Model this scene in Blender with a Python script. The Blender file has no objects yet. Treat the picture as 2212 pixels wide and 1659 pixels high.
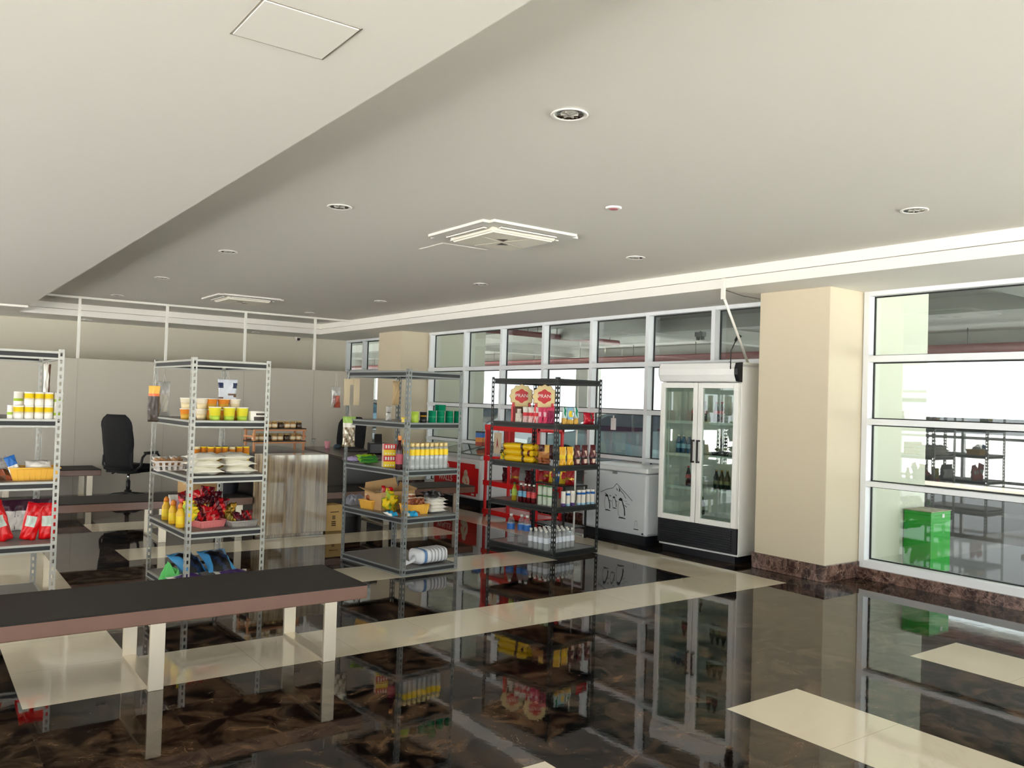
import bpy, bmesh, math, random
from mathutils import Vector, Matrix
R = math.radians
SC = bpy.context.scene
COL = SC.collection
rnd = random.Random(7)

# ---------------------------------------------------------------- camera frame
EYE = 1.565
YAW, PITCH, ROLL, FPX = 0.627578, 0.0204177, 0.03096, 1812.77
_f = Vector((math.sin(YAW)*math.cos(PITCH), math.cos(YAW)*math.cos(PITCH), math.sin(PITCH)))
_r = Vector((math.cos(YAW), -math.sin(YAW), 0.0))
_u = _r.cross(_f)
CR = _r*math.cos(ROLL) + _u*math.sin(ROLL)
CU = -_r*math.sin(ROLL) + _u*math.cos(ROLL)
CF = _f

def _ray(px, py):
    return CF + CR*((px-1106)/FPX) - CU*((py-829.5)/FPX)

def spot(px, py, z=0.0):
    """measured point of the photo -> world point on the level plane z"""
    d = _ray(px, py)
    t = (z-EYE)/d.z
    return Vector((d.x*t, d.y*t, z))

def on_y(px, py, Y):
    d = _ray(px, py); t = Y/d.y
    return Vector((d.x*t, Y, EYE+d.z*t))

def on_x(px, py, X):
    d = _ray(px, py); t = X/d.x
    return Vector((X, d.y*t, EYE+d.z*t))

# ---------------------------------------------------------------- materials
def lin(c):
    out = []
    for v in c:
        v /= 255.0
        out.append(v/12.92 if v <= 0.04045 else ((v+0.055)/1.055)**2.4)
    return tuple(out)

_M = {}
def mat(name, rgb, rough=0.5, metal=0.0, spec=0.5, noise=0.0, nscale=30.0, alpha=None, trans=0.0, bump=0.0):
    """principled material with an optional procedural mottling"""
    if name in _M:
        return _M[name]
    m = bpy.data.materials.new(name); m.use_nodes = True
    nt = m.node_tree; b = nt.nodes['Principled BSDF']
    c = lin(rgb) + (1.0,)
    b.inputs['Base Color'].default_value = c
    b.inputs['Roughness'].default_value = rough
    b.inputs['Metallic'].default_value = metal
    b.inputs['Specular IOR Level'].default_value = spec
    if trans:
        b.inputs['Transmission Weight'].default_value = trans
    if noise or bump:
        tc = nt.nodes.new('ShaderNodeTexCoord')
        n = nt.nodes.new('ShaderNodeTexNoise'); n.inputs['Scale'].default_value = nscale; n.inputs['Detail'].default_value = 4
        nt.links.new(tc.outputs['Object'], n.inputs['Vector'])
        if noise:
            rp = nt.nodes.new('ShaderNodeMapRange'); rp.inputs['To Min'].default_value = 1-noise; rp.inputs['To Max'].default_value = 1+noise
            nt.links.new(n.outputs['Fac'], rp.inputs['Value'])
            mx = nt.nodes.new('ShaderNodeMix'); mx.data_type = 'RGBA'; mx.blend_type = 'MULTIPLY'; mx.inputs['Factor'].default_value = 1
            mx.inputs['A'].default_value = c
            nt.links.new(rp.outputs['Result'], mx.inputs['B'])
            nt.links.new(mx.outputs['Result'], b.inputs['Base Color'])
        if bump:
            bp = nt.nodes.new('ShaderNodeBump'); bp.inputs['Strength'].default_value = bump; bp.inputs['Distance'].default_value = 0.01
            nt.links.new(n.outputs['Fac'], bp.inputs['Height']); nt.links.new(bp.outputs['Normal'], b.inputs['Normal'])
    _M[name] = m
    return m

def glass_mat(name, tint=(245, 250, 248), base_refl=0.03, body=0.0, body_rgb=(230, 235, 235), rough=0.0, grow=0.9):
    """clear sheet: lets light straight through, mirrors more at grazing angles, optional milky body"""
    if name in _M:
        return _M[name]
    m = bpy.data.materials.new(name); m.use_nodes = True
    nt = m.node_tree; nt.nodes.clear()
    out = nt.nodes.new('ShaderNodeOutputMaterial')
    tr = nt.nodes.new('ShaderNodeBsdfTransparent'); tr.inputs['Color'].default_value = lin(tint)+(1,)
    src = tr
    if body:
        df = nt.nodes.new('ShaderNodeBsdfDiffuse'); df.inputs['Color'].default_value = lin(body_rgb)+(1,)
        tl = nt.nodes.new('ShaderNodeBsdfTranslucent'); tl.inputs['Color'].default_value = lin(body_rgb)+(1,)
        m0 = nt.nodes.new('ShaderNodeMixShader'); m0.inputs[0].default_value = 0.5
        nt.links.new(df.outputs[0], m0.inputs[1]); nt.links.new(tl.outputs[0], m0.inputs[2])
        m1 = nt.nodes.new('ShaderNodeMixShader'); m1.inputs[0].default_value = body
        nt.links.new(tr.outputs[0], m1.inputs[1]); nt.links.new(m0.outputs[0], m1.inputs[2])
        src = m1
    gl = nt.nodes.new('ShaderNodeBsdfGlossy'); gl.inputs['Roughness'].default_value = rough
    lw = nt.nodes.new('ShaderNodeLayerWeight'); lw.inputs['Blend'].default_value = 0.5
    pw = nt.nodes.new('ShaderNodeMath'); pw.operation = 'POWER'; pw.inputs[1].default_value = 4.0
    nt.links.new(lw.outputs['Facing'], pw.inputs[0])
    mr = nt.nodes.new('ShaderNodeMapRange'); mr.inputs['To Min'].default_value = base_refl; mr.inputs['To Max'].default_value = grow
    nt.links.new(pw.outputs[0], mr.inputs['Value'])
    mx = nt.nodes.new('ShaderNodeMixShader')
    nt.links.new(mr.outputs['Result'], mx.inputs[0]); nt.links.new(src.outputs[0], mx.inputs[1]); nt.links.new(gl.outputs[0], mx.inputs[2])
    nt.links.new(mx.outputs[0], out.inputs['Surface'])
    _M[name] = m
    return m

# ---------------------------------------------------------------- mesh builder
class MB:
    def __init__(s):
        s.v = []; s.f = []; s.m = []; s.sm = []
    def quad(s, pts, mi=0, smooth=False):
        n = len(s.v); s.v += [tuple(p) for p in pts]; s.f.append(tuple(range(n, n+len(pts)))); s.m.append(mi); s.sm.append(smooth)
    def box(s, x0, y0, z0, x1, y1, z1, mi=0, M=None, face=None):
        P = [(x0,y0,z0),(x1,y0,z0),(x1,y1,z0),(x0,y1,z0),(x0,y0,z1),(x1,y0,z1),(x1,y1,z1),(x0,y1,z1)]
        if M is not None: P = [tuple(M @ Vector(p)) for p in P]
        n = len(s.v); s.v += P
        F = [(0,3,2,1),(4,5,6,7),(0,1,5,4),(1,2,6,5),(2,3,7,6),(3,0,4,7)]  # bottom top front right back left
        for i, f in enumerate(F):
            s.f.append(tuple(n+k for k in f)); s.m.append(face.get(i, mi) if face else mi); s.sm.append(False)
    def bbox(s, x0, y0, z0, x1, y1, z1, b=0.005, mi=0, M=None):
        """box with chamfered edges"""
        bm = bmesh.new(); bmesh.ops.create_cube(bm, size=1.0)
        for v in bm.verts:
            v.co = Vector(((x0+x1)/2+v.co.x*(x1-x0), (y0+y1)/2+v.co.y*(y1-y0), (z0+z1)/2+v.co.z*(z1-z0)))
        bmesh.ops.bevel(bm, geom=list(bm.edges), offset=b, segments=2, affect='EDGES', profile=0.5)
        s.addbm(bm, mi, M)
    def addbm(s, bm, mi=0, M=None, smooth=False):
        n = len(s.v); bm.verts.ensure_lookup_table(); bm.verts.index_update()
        for v in bm.verts: s.v.append(tuple(M @ v.co if M is not None else v.co))
        for f in bm.faces:
            s.f.append(tuple(n+v.index for v in f.verts)); s.m.append(mi); s.sm.append(smooth)
        bm.free()
    def lathe(s, prof, seg=16, mi=0, M=None, smooth=True, cap=True, sx=1.0, sy=1.0):
        """prof: list of (radius, z[, material]) from bottom to top"""
        n = len(s.v)
        for p in prof:
            for k in range(seg):
                a = 2*math.pi*k/seg
                q = Vector((p[0]*math.cos(a)*sx, p[0]*math.sin(a)*sy, p[1]))
                s.v.append(tuple(M @ q if M is not None else q))
        for i in range(len(prof)-1):
            mm = prof[i][2] if len(prof[i]) > 2 else mi
            for k in range(seg):
                k2 = (k+1) % seg
                s.f.append((n+i*seg+k, n+i*seg+k2, n+(i+1)*seg+k2, n+(i+1)*seg+k)); s.m.append(mm); s.sm.append(smooth)
        if cap:
            s.f.append(tuple(n+k for k in reversed(range(seg)))); s.m.append(prof[0][2] if len(prof[0]) > 2 else mi); s.sm.append(False)
            l = (len(prof)-1)*seg
            s.f.append(tuple(n+l+k for k in range(seg))); s.m.append(prof[-1][2] if len(prof[-1]) > 2 else mi); s.sm.append(False)
    def tube(s, pts, r, seg=8, mi=0, smooth=True):
        pts = [Vector(p) for p in pts]; n = len(s.v); rr = r if isinstance(r, (list, tuple)) else [r]*len(pts)
        for i, p in enumerate(pts):
            d = (pts[min(i+1, len(pts)-1)]-pts[max(i-1, 0)]).normalized()
            a = d.orthogonal().normalized() if i == 0 else (pa - d*pa.dot(d)).normalized()
            pa = a; b = d.cross(a)
            for k in range(seg):
                t = 2*math.pi*k/seg
                s.v.append(tuple(p + (a*math.cos(t)+b*math.sin(t))*rr[i]))
        for i in range(len(pts)-1):
            for k in range(seg):
                k2 = (k+1) % seg
                s.f.append((n+i*seg+k, n+i*seg+k2, n+(i+1)*seg+k2, n+(i+1)*seg+k)); s.m.append(mi); s.sm.append(smooth)
        s.f.append(tuple(n+k for k in reversed(range(seg)))); s.m.append(mi); s.sm.append(False)
        l = (len(pts)-1)*seg
        s.f.append(tuple(n+l+k for k in range(seg))); s.m.append(mi); s.sm.append(False)
    def prism(s, poly, t0, t1, plane='xz', mi=0, mside=None, M=None):
        """extrude a 2-D polygon (ccw) between t0 and t1 along the third axis"""
        n = len(s.v); k = len(poly)
        for t in (t0, t1):
            for a, b in poly:
                q = Vector((a, t, b)) if plane == 'xz' else Vector((t, a, b)) if plane == 'yz' else Vector((a, b, t))
                s.v.append(tuple(M @ q if M is not None else q))
        s.f.append(tuple(n+i for i in range(k))); s.m.append(mi); s.sm.append(False)
        s.f.append(tuple(n+k+i for i in reversed(range(k)))); s.m.append(mi); s.sm.append(False)
        for i in range(k):
            j = (i+1) % k
            s.f.append((n+i, n+k+i, n+k+j, n+j)); s.m.append(mi if mside is None else mside); s.sm.append(False)
    def mesh(s, name, mats, fix=True):
        me = bpy.data.meshes.new(name)
        me.from_pydata(s.v, [], s.f)
        for m in (mats if isinstance(mats, (list, tuple)) else [mats]): me.materials.append(m)
        me.polygons.foreach_set('material_index', s.m)
        me.polygons.foreach_set('use_smooth', s.sm)
        if fix:
            bm = bmesh.new(); bm.from_mesh(me); bmesh.ops.recalc_face_normals(bm, faces=bm.faces); bm.to_mesh(me); bm.free()
        me.update()
        return me

# ---------------------------------------------------------------- objects
def link(name, data, parent=None, loc=None, rz=None):
    o = bpy.data.objects.new(name, data); COL.objects.link(o)
    if parent is not None: o.parent = parent
    if loc is not None: o.location = loc
    if rz is not None: o.rotation_euler = (0, 0, rz)
    return o

def tag(o, label, cat, group=None):
    o['label'] = label; o['category'] = cat
    if group: o['group'] = group
    return o

def part(name, mb, mats, parent, label=None, fix=True):
    o = link(name, mb.mesh(name, mats, fix) if isinstance(mb, MB) else mb, parent)
    if label: o['label'] = label
    return o

def thing(name, label, cat, loc=(0,0,0), rz=0.0, group=None):
    o = link(name, None, None, loc, rz); o.empty_display_size = 0.1
    return tag(o, label, cat, group)

def solid(name, mb, mats, label, cat, loc=(0,0,0), rz=0.0, group=None, fix=True):
    o = link(name, mb.mesh(name, mats, fix) if isinstance(mb, MB) else mb, None, loc, rz)
    return tag(o, label, cat, group)

def struct(name, mb, mats, parent=None, label=None):
    o = link(name, mb.mesh(name, mats), parent)
    if parent is None: o['kind'] = 'structure'
    if label: o['label'] = label
    return o

PROTO = {}
def proto(key, name, *parts):
    """parts: (part name, mesh[, subparts]); the first one with name None makes the thing itself a mesh"""
    PROTO[key] = (name, parts)

def inst(key, label, cat, loc, rz=0.0, group=None, scale=1.0, tilt=None):
    name, parts = PROTO[key]
    if len(parts) == 1 and parts[0][0] is None:
        o = link(name, parts[0][1])
    else:
        o = link(name, None); o.empty_display_size = 0.05
        for p in parts:
            c = link(p[0], p[1], o)
            for q in (p[2] if len(p) > 2 else ()):
                link(q[0], q[1], c)
    o.location = loc
    o.rotation_euler = (tilt[0], tilt[1], rz) if tilt else (0, 0, rz)
    o.scale = (scale,)*3 if not isinstance(scale, tuple) else scale
    return tag(o, label, cat, group)

ORD = ['first','second','third','fourth','fifth','sixth','seventh','eighth','ninth','tenth','eleventh','twelfth']

def text_mesh(txt, size, depth, m, align='CENTER'):
    cu = bpy.data.curves.new('lettering', 'FONT'); cu.body = txt; cu.size = size; cu.extrude = depth
    cu.align_x = align; cu.align_y = 'CENTER'
    o = bpy.data.objects.new('lettering', cu); COL.objects.link(o)
    dg = bpy.context.evaluated_depsgraph_get()
    me = bpy.data.meshes.new_from_object(o.evaluated_get(dg))
    bpy.data.objects.remove(o); bpy.data.curves.remove(cu)
    me.materials.clear(); me.materials.append(m)
    # stand the lettering up: x right, z up, facing -y
    me.transform(Matrix.Rotation(R(90), 4, 'X'))
    return me

def pillow(w, h, d, mfn=None, nx=12, nz=14, seal=0.06, seed=0, wr=0.004, belly=0.35, squash=0.0, both_seal=True):
    """a filled bag standing in the xz plane, face towards -y. mfn(u in -1..1, v in 0..1, front)->material index"""
    r = random.Random(seed); mb = MB()
    ph = [r.uniform(0, 6.28) for _ in range(6)]
    def prof(v):
        if v > 1-seal or (both_seal and v < seal): return 0.0
        a = (v-(seal if both_seal else 0))/(1-seal-(seal if both_seal else 0))
        if not both_seal:
            return (1-a**2.2)**0.6*(0.85+0.15*min(1, a*6))
        return math.sin(math.pi*a**(1-belly*0.4))**0.55
    def pt(i, j, sgn):
        u = -1+2*i/nx; v = j/nz
        t = prof(v)*(1-abs(u)**3)**0.6
        wob = (math.sin(5*u+9*v+ph[0])+math.sin(13*v-7*u+ph[1])+math.sin(11*u*v+ph[2]+17*v))*wr*(0.4+t)
        ww = w/2*(1-0.10*prof(v)+0.03*math.sin(7*v+ph[3]))
        return (u*ww, sgn*(d/2*t+0.0008)+wob*(1 if sgn < 0 else 0.8), v*h)
    for sgn in (-1, 1):
        n = len(mb.v)
        for j in range(nz+1):
            for i in range(nx+1):
                mb.v.append(pt(i, j, sgn))
        for j in range(nz):
            for i in range(nx):
                q = (n+j*(nx+1)+i, n+j*(nx+1)+i+1, n+(j+1)*(nx+1)+i+1, n+(j+1)*(nx+1)+i)
                mb.f.append(q if sgn < 0 else q[::-1])
                mb.m.append(mfn(-1+2*(i+.5)/nx, (j+.5)/nz, sgn < 0) if mfn else 0); mb.sm.append(True)
    # close the rim
    N = (nx+1)*(nz+1)
    rim = [i for i in range(nx+1)] + [(j)*(nx+1)+nx for j in range(1, nz+1)] + [nz*(nx+1)+i for i in range(nx-1, -1, -1)] + [j*(nx+1) for j in range(nz-1, 0, -1)]
    for a, b in zip(rim, rim[1:]+rim[:1]):
        mb.f.append((a, b, N+b, N+a)[::-1]); mb.m.append(mfn(0, 0.99, False) if mfn else 0); mb.sm.append(False)
    return mb

def blob(w, d, h, seed=0, amp=0.15, mfn=None, nu=20, nv=12, flat=0.4):
    """a lumpy soft bag lying on z=0"""
    r = random.Random(seed); mb = MB()
    ph = [r.uniform(0, 6.28) for _ in range(8)]
    for j in range(nv+1):
        t = math.pi*j/nv
        for i in range(nu):
            a = 2*math.pi*i/nu
            k = 1+amp*(math.sin(2*a+ph[0]+2*t)+0.7*math.sin(3*a+ph[1]-3*t)+0.5*math.sin(5*a+ph[2]+5*t)+0.35*math.sin(9*a+7*t+ph[3]))
            x = w/2*abs(math.sin(t))**0.6*math.cos(a)*k; y = d/2*abs(math.sin(t))**0.6*math.sin(a)*k
            z = -math.cos(t)*(1 if math.cos(t) < 0 else flat)
            z = h*(z+flat)/(1+flat)*(1+amp*0.6*math.sin(3*a+2*t+ph[4])*math.sin(t))
            mb.v.append((x, y, max(0.0005*j, z)))
    for j in range(nv):
        for i in range(nu):
            i2 = (i+1) % nu
            mb.f.append((j*nu+i, j*nu+i2, (j+1)*nu+i2, (j+1)*nu+i))
            mb.m.append(mfn(2*math.pi*(i+.5)/nu, (j+.5)/nv) if mfn else 0); mb.sm.append(True)
    return mb

def crumple(w, d, h, seed=0, n=8, amp=0.3, mfn=None):
    """a crinkled heap of foil or film: faceted ridges"""
    r = random.Random(seed); mb = MB(); nx = n; ny = n
    for j in range(ny+1):
        for i in range(nx+1):
            u = -1+2*i/nx; v = -1+2*j/ny
            e = max(0.0, (1-u*u)*(1-v*v))**0.5
            k = 0.006 if 0 < i < nx and 0 < j < ny else 0.0
            mb.v.append((u*w/2+r.uniform(-1, 1)*w/nx*amp, v*d/2+r.uniform(-1, 1)*d/ny*amp, h*e*(0.62+0.38*r.random())+(r.uniform(-1, 1)*h*amp*0.5 if e > 0.2 else 0)+0.001))
    for j in range(ny):
        for i in range(nx):
            a = j*(nx+1)+i; q = (a, a+1, a+nx+2, a+nx+1)
            mi = mfn(i, j, r) if mfn else 0
            if r.random() < .5:
                for t in ((q[0], q[1], q[2]), (q[0], q[2], q[3])): mb.f.append(t); mb.m.append(mi); mb.sm.append(False)
            else:
                for t in ((q[0], q[1], q[3]), (q[1], q[2], q[3])): mb.f.append(t); mb.m.append(mi); mb.sm.append(False)
    n0 = len(mb.v)
    rim = [i for i in range(nx+1)] + [j*(nx+1)+nx for j in range(1, ny+1)] + [ny*(nx+1)+i for i in range(nx-1, -1, -1)] + [j*(nx+1) for j in range(ny-1, 0, -1)]
    mb.f.append(tuple(reversed(rim))); mb.m.append(0); mb.sm.append(False)
    mb.v = [(x, y, max(0.0, z)) for x, y, z in mb.v]
    return mb
SKY, SUN, EXPO = 1.9, 36.0, 0.8
# ================================================================ setting
HS, HM = 2.71, 2.905          # soffit and main ceiling heights
XW = 7.40                     # face of the glazed wall
YB, XL = -3.2, -4.6

def floor_mats():
    def marble(name, base, dark, vein, vein_w, rough, scale, wave):
        m = bpy.data.materials.new(name); m.use_nodes = True
        nt = m.node_tree; L = nt.links.new; b = nt.nodes['Principled BSDF']
        N = lambda t: nt.nodes.new(t)
        geo = N('ShaderNodeNewGeometry')
        # every tile is cut from another part of the slab
        sub = N('ShaderNodeVectorMath'); sub.operation = 'SUBTRACT'; sub.inputs[1].default_value = (3.526, 2.275, 0)
        L(geo.outputs['Position'], sub.inputs[0])
        dv = N('ShaderNodeVectorMath'); dv.operation = 'SCALE'; dv.inputs['Scale'].default_value = 1/0.6
        L(sub.outputs[0], dv.inputs[0])
        fl = N('ShaderNodeVectorMath'); fl.operation = 'FLOOR'; L(dv.outputs[0], fl.inputs[0])
        wn = N('ShaderNodeTexWhiteNoise'); wn.noise_dimensions = '3D'; L(fl.outputs[0], wn.inputs['Vector'])
        sc = N('ShaderNodeVectorMath'); sc.operation = 'SCALE'; sc.inputs['Scale'].default_value = 3.0; L(wn.outputs['Color'], sc.inputs[0])
        ad = N('ShaderNodeVectorMath'); ad.operation = 'ADD'; L(geo.outputs['Position'], ad.inputs[0]); L(sc.outputs[0], ad.inputs[1])
        n1 = N('ShaderNodeTexNoise'); n1.inputs['Scale'].default_value = scale; n1.inputs['Detail'].default_value = 6; n1.inputs['Roughness'].default_value = 0.62; n1.inputs['Distortion'].default_value = 1.2
        L(ad.outputs[0], n1.inputs['Vector'])
        cr = N('ShaderNodeValToRGB'); e = cr.color_ramp.elements
        e[0].position = 0.44; e[0].color = lin(dark)+(1,); e[1].position = 0.80; e[1].color = lin(base)+(1,)
        L(n1.outputs['Fac'], cr.inputs['Fac'])
        # thin veins: ridges of a second noise
        n2 = N('ShaderNodeTexNoise'); n2.inputs['Scale'].default_value = scale*0.9; n2.inputs['Detail'].default_value = 5; n2.inputs['Distortion'].default_value = 2.2
        L(ad.outputs[0], n2.inputs['Vector'])
        s1 = N('ShaderNodeMath'); s1.operation = 'SUBTRACT'; s1.inputs[1].default_value = 0.5; L(n2.outputs['Fac'], s1.inputs[0])
        ab = N('ShaderNodeMath'); ab.operation = 'ABSOLUTE'; L(s1.outputs[0], ab.inputs[0])
        mr = N('ShaderNodeMapRange'); mr.inputs['From Min'].default_value = 0.0; mr.inputs['From Max'].default_value = vein_w; mr.inputs['To Min'].default_value = 1; mr.inputs['To Max'].default_value = 0
        L(ab.outputs[0], mr.inputs['Value'])
        n3 = N('ShaderNodeTexNoise'); n3.inputs['Scale'].default_value = scale*2.1; L(ad.outputs[0], n3.inputs['Vector'])
        m3 = N('ShaderNodeMapRange'); m3.inputs['From Min'].default_value = 0.5; m3.inputs['From Max'].default_value = 0.85; L(n3.outputs['Fac'], m3.inputs['Value'])
        mu = N('ShaderNodeMath'); mu.operation = 'MULTIPLY'; L(mr.outputs[0], mu.inputs[0]); L(m3.outputs[0], mu.inputs[1])
        mx = N('ShaderNodeMix'); mx.data_type = 'RGBA'; mx.inputs['B'].default_value = lin(vein)+(1,)
        L(mu.outputs[0], mx.inputs['Factor']); L(cr.outputs['Color'], mx.inputs['A'])
        # joints between the tiles
        fr = N('ShaderNodeVectorMath'); fr.operation = 'FRACTION'; L(dv.outputs[0], fr.inputs[0])
        sp = N('ShaderNodeSeparateXYZ'); L(fr.outputs[0], sp.inputs[0])
        def edge(sock):
            a = N('ShaderNodeMath'); a.operation = 'PINGPONG'; a.inputs[1].default_value = 0.5; L(sock, a.inputs[0])
            c = N('ShaderNodeMath'); c.operation = 'LESS_THAN'; c.inputs[1].default_value = 0.0022; L(a.outputs[0], c.inputs[0]); return c
        ex, ey = edge(sp.outputs['X']), edge(sp.outputs['Y'])
        mxm = N('ShaderNodeMath'); mxm.operation = 'MAXIMUM'; L(ex.outputs[0], mxm.inputs[0]); L(ey.outputs[0], mxm.inputs[1])
        hf = N('ShaderNodeMath'); hf.operation = 'MULTIPLY'; hf.inputs[1].default_value = 0.45; L(mxm.outputs[0], hf.inputs[0])
        jm = N('ShaderNodeMix'); jm.data_type = 'RGBA'; jm.inputs['B'].default_value = lin((70, 62, 52))+(1,)
        L(hf.outputs[0], jm.inputs['Factor']); L(mx.outputs['Result'], jm.inputs['A'])
        L(jm.outputs['Result'], b.inputs['Base Color'])
        b.inputs['Roughness'].default_value = rough; b.inputs['Specular IOR Level'].default_value = 0.24 if wave > .05 else .4
        # polished but not quite flat: slight waviness
        nb = N('ShaderNodeTexNoise'); nb.inputs['Scale'].default_value = 16; nb.inputs['Detail'].default_value = 3; L(ad.outputs[0], nb.inputs['Vector'])
        bp = N('ShaderNodeBump'); bp.inputs['Strength'].default_value = wave; bp.inputs['Distance'].default_value = 0.002
        L(nb.outputs['Fac'], bp.inputs['Height']); L(bp.outputs['Normal'], b.inputs['Normal'])
        return m
    d = marble('dark_marble', (104, 80, 60), (9, 7, 6), (150, 122, 98), 0.0045, 0.03, 4.6, 0.07)
    l = marble('cream_tile', (214, 204, 182), (206, 196, 174), (200, 188, 166), 0.01, 0.05, 0.8, 0.012)
    return d, l
M_DARK, M_CREAM = floor_mats()

def light_tile(i, j):
    if j <= 0 and i % 3 == 0: return True
    if j == 4 and -5 <= i <= 4: return True
    if i in (-5, 4) and j >= 4: return True
    if j in (7, 10, 13, 16) and -3 <= i < 3: return True
    return False

def tiled(x0, x1, y0, y1, allow):
    mb = MB(); T = 0.6
    i0 = math.floor((x0-3.526)/T); i1 = math.floor((x1-3.526-1e-6)/T)
    j0 = math.floor((y0-2.275)/T); j1 = math.floor((y1-2.275-1e-6)/T)
    for i in range(i0, i1+1):
        for j in range(j0, j1+1):
            a, b = max(x0, 3.526+i*T), min(x1, 3.526+(i+1)*T)
            c, d = max(y0, 2.275+j*T), min(y1, 2.275+(j+1)*T)
            mb.quad([(a,c,0),(b,c,0),(b,d,0),(a,d,0)], 1 if allow and light_tile(i, j) else 0)
    return mb
struct('floor', tiled(XL, XW+0.12, YB, 16.1, True), [M_DARK, M_CREAM])
struct('outside_walkway', tiled(XW+0.12, 11.0, 1.5, 30, False), [mat('walkway_tile', (58, 48, 40), .45, spec=.25, noise=.3, nscale=5), M_CREAM])
g = MB(); g.box(11.0, 1.0, -0.12, 20.0, 45, -0.02)
struct('outside_garage_floor', g, mat('garage_floor', (72, 66, 60), 0.8, spec=.2, noise=0.15, nscale=1.5))
g = MB(); g.box(20.0, 3.0, -0.1, 20.25, 14.4, 1.50); struct('outside_dark_wall', g, mat('low_wall_grey', (74, 78, 80), 0.8, noise=.1, nscale=2))
g = MB(); g.box(20.0, -40, -0.12, 70, 60, -0.02); g.box(XW+.12, -40, -0.12, 20.0, 1.0, -0.02); g.box(-60, -60, -0.14, 80, 80, -0.13)
g.box(-60, -60, -0.12, XW+.12, YB-0.2, -0.03); g.box(-60, YB-0.2, -0.12, XL-0.2, 60, -0.03)
struct('outside_ground', g, mat('concrete_paving', (204, 204, 202), 0.9, noise=0.06, nscale=2))

# ---- ceilings
M_CEIL = mat('ceiling_paint', (231, 228, 221), 0.85, spec=0.2)
M_CEIL2 = mat('fascia_paint', (238, 235, 229), 0.8, spec=0.2)
c = MB(); c.box(1.41, YB, HM, 6.45, 15.0, 3.15); struct('ceiling', c, M_CEIL)
c = MB(); c.box(XL, YB, HS, 1.41, 14.95, 3.15); struct('ceiling', c, M_CEIL)
c = MB(); c.box(6.33, YB, HS, XW+0.14, 14.95, 2.803); c.box(XL, 14.95, HS, XW+0.14, 16.2, 2.803)
c.box(6.42, YB, 2.80, 6.5, 15.0, 2.815); c.box(1.41, 15.03, 2.80, 6.5, 15.1, 2.815)
struct('trim_1', c, M_CEIL2, label='stepped soffit along the glazed side')
c = MB(); c.box(6.35, YB, 2.813, XW+0.14, 14.97, 3.15); c.box(1.41, 14.97, 2.813, XW+0.14, 16.2, 3.15)
struct('trim_2', c, M_CEIL2, label='upper step of the soffit')
c = MB(); p = [(0.81, 2.40), (1.11, 2.40), (1.11, 2.69), (0.81, 2.69)]
t = thing('ceiling_hatch', 'flush white access hatch in the lower ceiling at the top left', 'hatch', (0.96, 2.545, HS))
h = MB(); h.box(-0.15, -0.145, -0.004, 0.15, 0.145, 0.0); part('panel', h, M_CEIL, t)
h = MB()
for a, b, cc, d in ((-.158,-.153,.158,-.149),(-.158,.149,.158,.153),(-.158,-.153,-.154,.153),(.154,-.153,.158,.153)): h.box(a, b, -0.002, cc, d, 0.0)
part('gap', h, mat('shadow_gap', (150, 144, 134), 0.9), t)
t = thing('ceiling_hatch', 'faint square access hatch in the ceiling beside the nearer cassette unit', 'hatch', (3.93, 6.38, HM))
h = MB(); h.box(-0.22, -0.2, -0.004, 0.22, 0.2, 0.0); part('panel', h, M_CEIL, t)
h = MB()
for a, b, cc, d in ((-.232,-.212,.232,-.206),(-.232,.206,.232,.212),(-.232,-.212,-.226,.212),(.226,-.212,.232,.212)): h.box(a, b, -0.003, cc, d, 0.0)
part('rim', h, mat('hatch_rim', (226, 222, 214), 0.7), t)

# ---- solid walls (far, left, behind)
M_WALL = mat('wall_paint', (214, 208, 192), 0.85, spec=0.2, noise=0.03, nscale=1.5)
w = MB(); w.box(XL, 16.1, 0, XW+0.14, 16.3, 3.15); struct('wall_far', w, M_WALL)
M_FRAME = mat('white_aluminium', (236, 239, 242), 0.35, spec=0.5)
M_GASKET = mat('black_gasket', (18, 20, 20), 0.6)
M_GLASS = glass_mat('window_glass', (240, 245, 243), 0.085)
w = MB()
for x in (-4.6, 7.0): w.box(x-0.25, YB-0.3, 0, x+0.25, YB, 3.15)
w.box(XL-.25, YB-0.3, 2.72, 7.6, YB, 3.15)
struct('wall_back', w, M_WALL)
w = MB()
for y in (-3.2, 5.0, 13.4, 16.1): w.box(XL-0.3, y-0.3, 0, XL, y+0.3, 3.15)
w.box(XL-0.3, YB, 2.72, XL, 16.1, 3.15)

struct('wall_left', w, M_WALL)
def mull(name, lines):
    m_ = MB()
    for q in lines: m_.box(*q)
    struct(name, m_, M_FRAME)
mull('window_4', [(x-.03, YB-.2, 0, x+.03, YB-.1, 2.72) for x in (-3.2, -1.7, -.2, 1.3, 2.8, 4.3, 5.8)] + [(XL, YB-.2, z-.03, 7.0, YB-.1, z+.03) for z in (.1, 1.05, 2.1)])
mull('window_5', [(XL-.2, y-.03, 0, XL-.1, y+.03, 2.72) for y in (-2, -.5, 1, 2.5, 4, 6.5, 8, 9.5, 11, 12.3, 14.5)] + [(XL-.2, YB, z-.03, XL-.1, 16, z+.03) for z in (.1, 1.05, 2.1)])

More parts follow.
